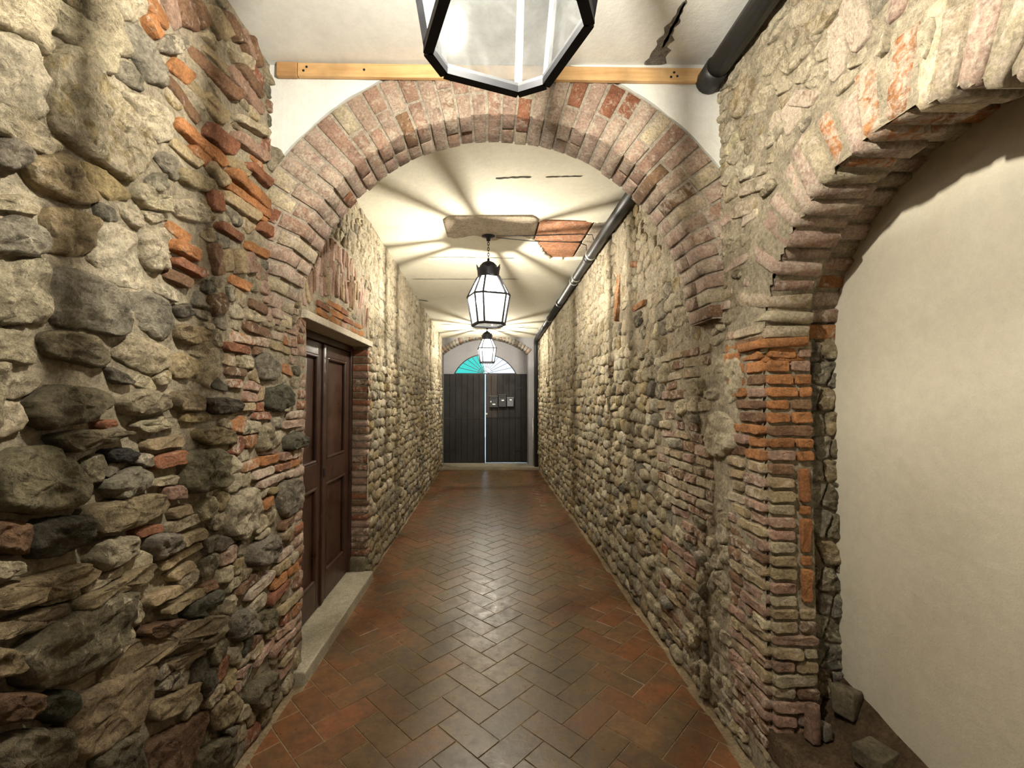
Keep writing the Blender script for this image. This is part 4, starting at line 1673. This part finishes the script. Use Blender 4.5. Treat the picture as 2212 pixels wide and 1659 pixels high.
gate = empty('door_2', ((XG0 + XG1) / 2, YD + .05, 0.05))
tag(gate, 'tall dark double gate closing the far end of the corridor', 'gate', 'structure')
gm = -.072
GZ0, GZ1 = .050, 2.124
for side, (xa, xb) in enumerate(((XG0 + .001, gm - .005), (gm + .005, XG1 - .001))):
    GZ0 = (.050, .060)[side]
    leaf = Bag().box(xa, xb, YD + .045, YD + .085, GZ0, GZ1).obj('gate_leaf', M['gate'], gate)
    n = 7
    for k in range(n):
        x0 = xa + (xb - xa) * k / n + .003
        x1 = xa + (xb - xa) * (k + 1) / n - .003
        for (z0, z1) in ((GZ0, 1.085), (1.105, GZ1)):
            worn = side == 1 and k in (0, 1) and z0 > 1
            bevel(Bag().box(x0, x1, YD + .022 + .002 * (k % 2), YD + .05, z0, z1).obj('plank', M['gateworn'] if worn else M['gate'], leaf), .003, 1)
    Bag().box(xa, xb, YD + .018, YD + .05, 1.087, 1.103).obj('rail', M['gateworn'] if side == 0 else M['iron'], leaf)
    hx = xa if side == 0 else xb
    for hz in (.35, 1.80):
        d = .28 if side == 0 else -.28
        Bag().box(min(hx, hx + d), max(hx, hx + d), YD + .012, YD + .03, hz - .02, hz + .02).obj('strap_hinge', M['iron'], leaf)
lk = Bag()
lk.bar((gm + .03, YD + .012, 1.70), (gm + .03, YD + .012, 2.09), .008)
lk.obj('bolt', M['iron'], gate)
bevel(Bag().box(gm + .004, gm + .05, YD + .0, YD + .03, 1.17, 1.21).obj('latch', M['clamp'], gate), .004)
th = Bag().box(XG0 - .02, XG1 + .2, 9.72, YD + .5, -.03, .048).obj('trim_3', M['slab'], None, recentre=False)
tag(th, 'low grey stone threshold under the far gate', 'threshold', 'structure')
Bag().box(-6, 6, YD + .5, 18, -.1, .0).obj('pavement', M['pavement'], None, recentre=False)
tag(bpy.data.objects['pavement'], 'grey street paving outside the gate seen through its slits', 'pavement', 'structure')

for i, (x0, x1, y0, y1, mt, lab) in enumerate([
        (1057, 1075, 855, 880, 'boxdark', 'dark letter box on the gate, nearest to the gap between the leaves'),
        (1077, 1093, 852, 879, 'boxdark', 'dark letter box on the gate, middle one with a hooded lid'),
        (1095, 1109, 858, 878, 'boxgrey', 'grey letter box on the gate, farthest from the gap')]):
    a, zt = on_y(x0, y0, YD)
    b, zb = on_y(x1, y1, YD)
    e = empty('letter_box', ((a + b) / 2, YD + .02, zb))
    tag(e, lab, 'letter box', None, 'letter boxes on the gate')
    bevel(Bag().box(a, b, YD - .075, YD + .022, zb, zt - .03).obj('body', M[mt], e), .006)
    bevel(Bag().box(a - .006, b + .006, YD - .085, YD + .022, zt - .032, zt).obj('lid', M[mt], e), .006)
    w = b - a
    Bag().box(a + w * .2, b - w * .2, YD - .0775, YD - .074, zt - .075, zt - .058).obj('slot', M['dark'], e)
    zl = zb + .06 if i == 0 else zb + .14
    Bag().box(a + w * .38, b - w * .28, YD - .0785, YD - .074, zl, zl + .028).obj('name_card', M['paper'], e)
    if i == 0:
        Bag().box(a + w * .12, a + w * .25, YD - .0785, YD - .074, zb + .12, zb + .145).obj('sticker', M['paper'], e)

# ================================================================== REAR WALL (added unseen behind the viewer to keep the sky out)
rw = Bag().box(XL - .1, XR + .3, -2.7, -2.6, 0, 3.2).obj('light_block_rear', M['plaster'], None, recentre=False)
tag(rw, 'plain plaster wall added unseen behind the viewer to keep the sky out', 'wall', 'structure')

# ================================================================== SIDE DOOR
sd = empty('door_1', (XD, (DY0 + DY1) / 2, .07))
tag(sd, 'dark brown panelled double door in the left wall under the stone lintel', 'door', 'structure')
fr = Bag()
zb, zt = .074, DZ1 - .004
fr.box(XD - .05, XD + .03, DY0 + .004, DY0 + .05, zb, zt)
fr.box(XD - .05, XD + .03, DY1 - .05, DY1 - .008, zb, zt)
fr.box(XD - .05, XD + .03, DY0 + .05, DY1 - .05, zt - .05, zt)
bevel(fr.obj('door_frame', M['door'], sd), .005)
ym = (DY0 + DY1) / 2 + .01
for (ya, yb) in ((DY0 + .052, ym - .002), (ym + .002, DY1 - .052)):
    st = .085
    lf = Bag()
    xf = XD + .008
    z0, z1 = zb + .006, zt - .052
    lf.box(XD - .035, xf, ya, ya + st, z0, z1)
    lf.box(XD - .035, xf, yb - st, yb, z0, z1)
    rails = [(z0, z0 + .19), (.93, 1.10), (z1 - .09, z1)]
    for a, b in rails:
        lf.box(XD - .035, xf, ya + st, yb - st, a, b)
    leaf = bevel(lf.obj('door_leaf', M['door'], sd), .004)
    for a, b in ((rails[0][1], rails[1][0]), (rails[1][1], rails[2][0])):
        Bag().box(XD - .03, XD - .014, ya + st, yb - st, a, b).obj('panel', M['door'], leaf)
        mo = Bag()
        y0, y1, w = ya + st, yb - st, .022
        for q in ((y0, y0 + w, a, b), (y1 - w, y1, a, b), (y0 + w, y1 - w, a, a + w), (y0 + w, y1 - w, b - w, b)):
            mo.box(XD - .014, XD + .014, *q)
        bevel(mo.obj('moulding', M['door'], leaf), .009, 2)
ast = Bag().box(XD + .004, XD + .024, ym - .022, ym + .022, zb + .01, zt - .055)
bevel(ast.obj('cover_strip', M['door'], sd), .006)
kp = Bag().box(XD + .022, XD + .028, ym - .012, ym + .012, .985, 1.045)
kp.obj('keyhole_plate', M['iron'], sd)

# ================================================================== BATTEN
bx0, bz0 = on_y(598, 150, D1 - .02)
bx1, bz1 = on_y(1516, 163, D1 - .02)
bt = empty('wooden_batten', ((bx0 + bx1) / 2, D1 - .003, (bz0 + bz1) / 2))
tag(bt, 'pale pine batten fixed across the cross wall just under the ceiling', 'batten')


def slanted(xa, xb, hh, y0, y1):
    b = Bag()
    za = bz0 + (bz1 - bz0) * (xa - bx0) / (bx1 - bx0)
    zb_ = bz0 + (bz1 - bz0) * (xb - bx0) / (bx1 - bx0)
    for x, zc in ((xa, za), (xb, zb_)):
        for y in (y0, y1):
            for s in (-hh, hh):
                b.v.append((x, y, zc + s))
    b.f = [(0, 1, 3, 2), (4, 6, 7, 5), (0, 4, 5, 1), (2, 3, 7, 6), (0, 2, 6, 4), (1, 5, 7, 3)]
    return b


bevel(slanted(bx0 + .10, bx1, .033, D1 - .026, D1 - .003).obj('plank', M['batten'], bt), .003, 1)
bevel(slanted(bx0, bx0 + .098, .034, D1 - .028, D1 - .003).obj('end_piece', wood_mat('darker_pine', (0.46, 0.26, 0.11), (0.34, 0.18, 0.07), 'X', 0.6), bt), .003, 1)
for xx_, dz in ((bx0 + .13, -.008), (bx0 + .145, .010), (bx1 - .135, .008), (bx1 - .12, -.010), (bx1 - .15, -.014), (bx0 + .42, .0)):
    zc = bz0 + (bz1 - bz0) * (xx_ - bx0) / (bx1 - bx0) + dz
    sb = Bag()
    sb.tube([(xx_, D1 - .0275, zc), (xx_, D1 - .02, zc)], .006, 8)
    sb.obj('screw', M['iron'], bt)

# ================================================================== LANTERNS


def octo(a, z):
    k = a * .35
    return [(a, -(a - k), z), (a, a - k, z), (a - k, a, z), (-(a - k), a, z), (-a, a - k, z), (-a, -(a - k), z), (-(a - k), -a, z), (a - k, -a, z)]


def lantern(loc, rot, ztop, label):
    """loc = centre of the open bottom; ztop = ceiling height there"""
    root = empty('hanging_lantern', loc)
    tag(root, label, 'lantern', None, 'lanterns hanging along the corridor')
    cr_, sr_ = math.cos(rot), math.sin(rot)

    def R(p):
        return (loc[0] + p[0] * cr_ - p[1] * sr_, loc[1] + p[0] * sr_ + p[1] * cr_, loc[2] + p[2])
    lv = [octo(.136, 0), octo(.176, .275), octo(.092, .462)]
    fb2 = Bag()
    for k in range(8):
        l = (k + 1) % 8
        fb2.bar(R(lv[0][k]), R(lv[0][l]), .010, .011)
        fb2.bar(R(lv[1][k]), R(lv[1][l]), .008, .008)
        fb2.bar(R(lv[2][k]), R(lv[2][l]), .006, .008)
        fb2.bar(R(lv[0][k]), R(lv[1][k]), .0085)
        fb2.bar(R(lv[1][k]), R(lv[2][k]), .0085)
    fb2.obj('frame', M['iron'], root)
    for (A, B) in ((0, 1), (1, 2)):
        for k in range(8):
            l = (k + 1) % 8
            q = [lv[A][k], lv[A][l], lv[B][l], lv[B][k]]
            q = [(p[0] * .985, p[1] * .985, p[2]) for p in q]
            Bag().add([R(p) for p in q], [(0, 1, 2, 3)]).obj('pane', M['pane'], root)
    Bag().add([R((p[0] * .97, p[1] * .97, .004)) for p in lv[0]], [tuple(range(8))]).obj('pane', M['pane_low'], root)
    # crown: flared band with leaf tips, cap dome
    cb2 = Bag()
    n = 32
    prof = [(.098, .455), (.104, .48), (.108, .53)]
    for r, z_ in prof:
        for k in range(n):
            a = 2 * PI * k / n
            cb2.v.append(R((r * math.cos(a), r * math.sin(a), z_)))
    for k in range(n):
        a = 2 * PI * k / n
        ph = (k % 4)
        tipz = (.575, .545, .532, .545)[ph]
        rr_ = (.124, .114, .110, .114)[ph]
        cb2.v.append(R((rr_ * math.cos(a), rr_ * math.sin(a), tipz)))
    for i in range(3):
        for k in range(n):
            q = (k + 1) % n
            cb2.f.append((i * n + k, i * n + q, (i + 1) * n + q, (i + 1) * n + k))
    o = cb2.obj('crown', M['iron'], root, True)
    sm = o.modifiers.new('thick', 'SOLIDIFY')
    sm.thickness = .004
    db = Bag()
    db.lathe([(.094, .470), (.094, .545), (.082, .575), (.058, .600), (.028, .615), (.012, .622), (.012, .645), (.0, .645)], (0, 0, 0), 24)
    db.v = [R(p) for p in db.v]
    db.obj('cap', M['iron'], root, True)
    # chain and ceiling hook
    ch = Bag()
    z_ = loc[2] + .640
    i = 0
    while z_ < ztop - .05:
        pts = []
        for k in range(13):
            a = 2 * PI * k / 12
            s, t = .009 * math.cos(a), .017 * math.sin(a)
            pts.append((loc[0] + (s if i % 2 else 0), loc[1] + (0 if i % 2 else s), z_ + .017 + t))
        ch.tube(pts, .0032, 6, False)
        z_ += .027
        i += 1
    ch.obj('chain', M['iron'], root, True)
    hk = Bag()
    hk.lathe([(.0, -.055), (.018, -.05), (.022, -.02), (.062, -.008), (.07, .0)], (loc[0], loc[1], ztop), 20)
    hk.obj('ceiling_plate', M['iron'], root, True)
    so = Bag().lathe([(.0, .385), (.018, .385), (.018, .46), (.010, .47), (.010, .50)], loc, 14)
    so.obj('socket', M['socket'], root, True)
    bu = Bag().lathe([(.0, .318), (.007, .320), (.011, .328), (.011, .350), (.009, .360), (.007, .386)], loc, 12)
    bu.obj('bulb', M['bulb'], root, True)
    return root


l1 = (.034, .858, 2.270)
l2 = (0.0, 4.27, 2.262)
l3 = (-.027, 8.79, 2.262)
lantern(l1, math.radians(20.5), ceil_z(l1[1]), 'large black framed glass lantern in front, cut off by the top edge')
lantern(l2, math.radians(20), ceil_z(l2[1]) - .0, 'black framed glass lantern on a chain, middle one beyond the arch')
lantern(l3, math.radians(4), ceil_z(l3[1]) - .006, 'farthest and smallest lantern, hanging in front of the fanlight')

# ================================================================== PIPE AND CABLES
pr = .05
dp = empty('drain_pipe', (1.055, 5.0, 3.05))
tag(dp, 'black drain pipe running along the top of the right wall', 'pipe')
PXc = XR - .072


def pz(y):
    return ceil_z(y) - .095


Bag().tube([(PXc, -2.5, pz(0)), (PXc, D1 + .05, pz(0))], pr, 16).obj('pipe_section', M['pipe'], dp, True)
Bag().tube([(PXc, D2 - .05, pz(2.4)), (PXc, 4.0, pz(4.0)), (PXc, 6.5, pz(6.5))], pr, 16).obj('pipe_section', M['pipe'], dp, True)
Bag().tube([(PXc, 6.5, pz(6.5)), (PXc, 9.6, pz(9.6)), (PXc, 9.72, pz(9.72) - .01), (PXc, 9.80, pz(9.8) - .05), (PXc, 9.84, pz(9.84) - .13), (PXc, 9.84, .06)],
           [pr, pr, pr, pr, .045, .045], 16).obj('pipe_section', M['pipe'], dp, True)
for y in (D1 - .06, 4.62, 6.5):
    Bag().tube([(PXc, y - .05, pz(y)), (PXc, y + .05, pz(y))], pr + .007, 16).obj('pipe_sleeve', M['pipe'], dp, True)
for y in (4.52, 5.28, 5.42, 7.6):
    Bag().tube([(PXc, y - .008, pz(y)), (PXc, y + .008, pz(y))], pr + .009, 16).obj('pipe_clamp', M['clamp'], dp, True)
for (pts, lab) in [
    ([(l2[0] + .075, 4.26, 3.128), (.45, 4.24, 3.122), (.88, 4.19, 3.118), (.985, 4.16, 3.10), (.995, 4.16, 3.05)], 'thin black cable from the middle lantern, nearer of the pair'),
    ([(l2[0] + .075, 4.30, 3.126), (.42, 4.38, 3.120), (.9, 4.40, 3.112), (.985, 4.42, 3.09), (.995, 4.46, 3.05)], 'thin black cable from the middle lantern, farther of the pair'),
    ([(l3[0] + .075, 8.79, ceil_z(8.79) - .008), (.6, 8.80, ceil_z(8.8) - .012), (.985, 8.80, ceil_z(8.8) - .03), (.995, 8.82, ceil_z(8.8) - .07)], 'thin black cable running from the farthest lantern to the pipe')]:
    tag(Bag().tube(pts, .0045, 6).obj('electric_cable', M['pipe'], None, True), lab, 'cable', None, 'lantern cables')
cnd = Bag().tube([(1.00, YE - .02, .05), (1.00, YE - .02, 1.12)], .009, 8).obj('conduit', M['clamp'], None, True)
tag(cnd, 'thin pale conduit rising from the floor beside the far gate', 'conduit')
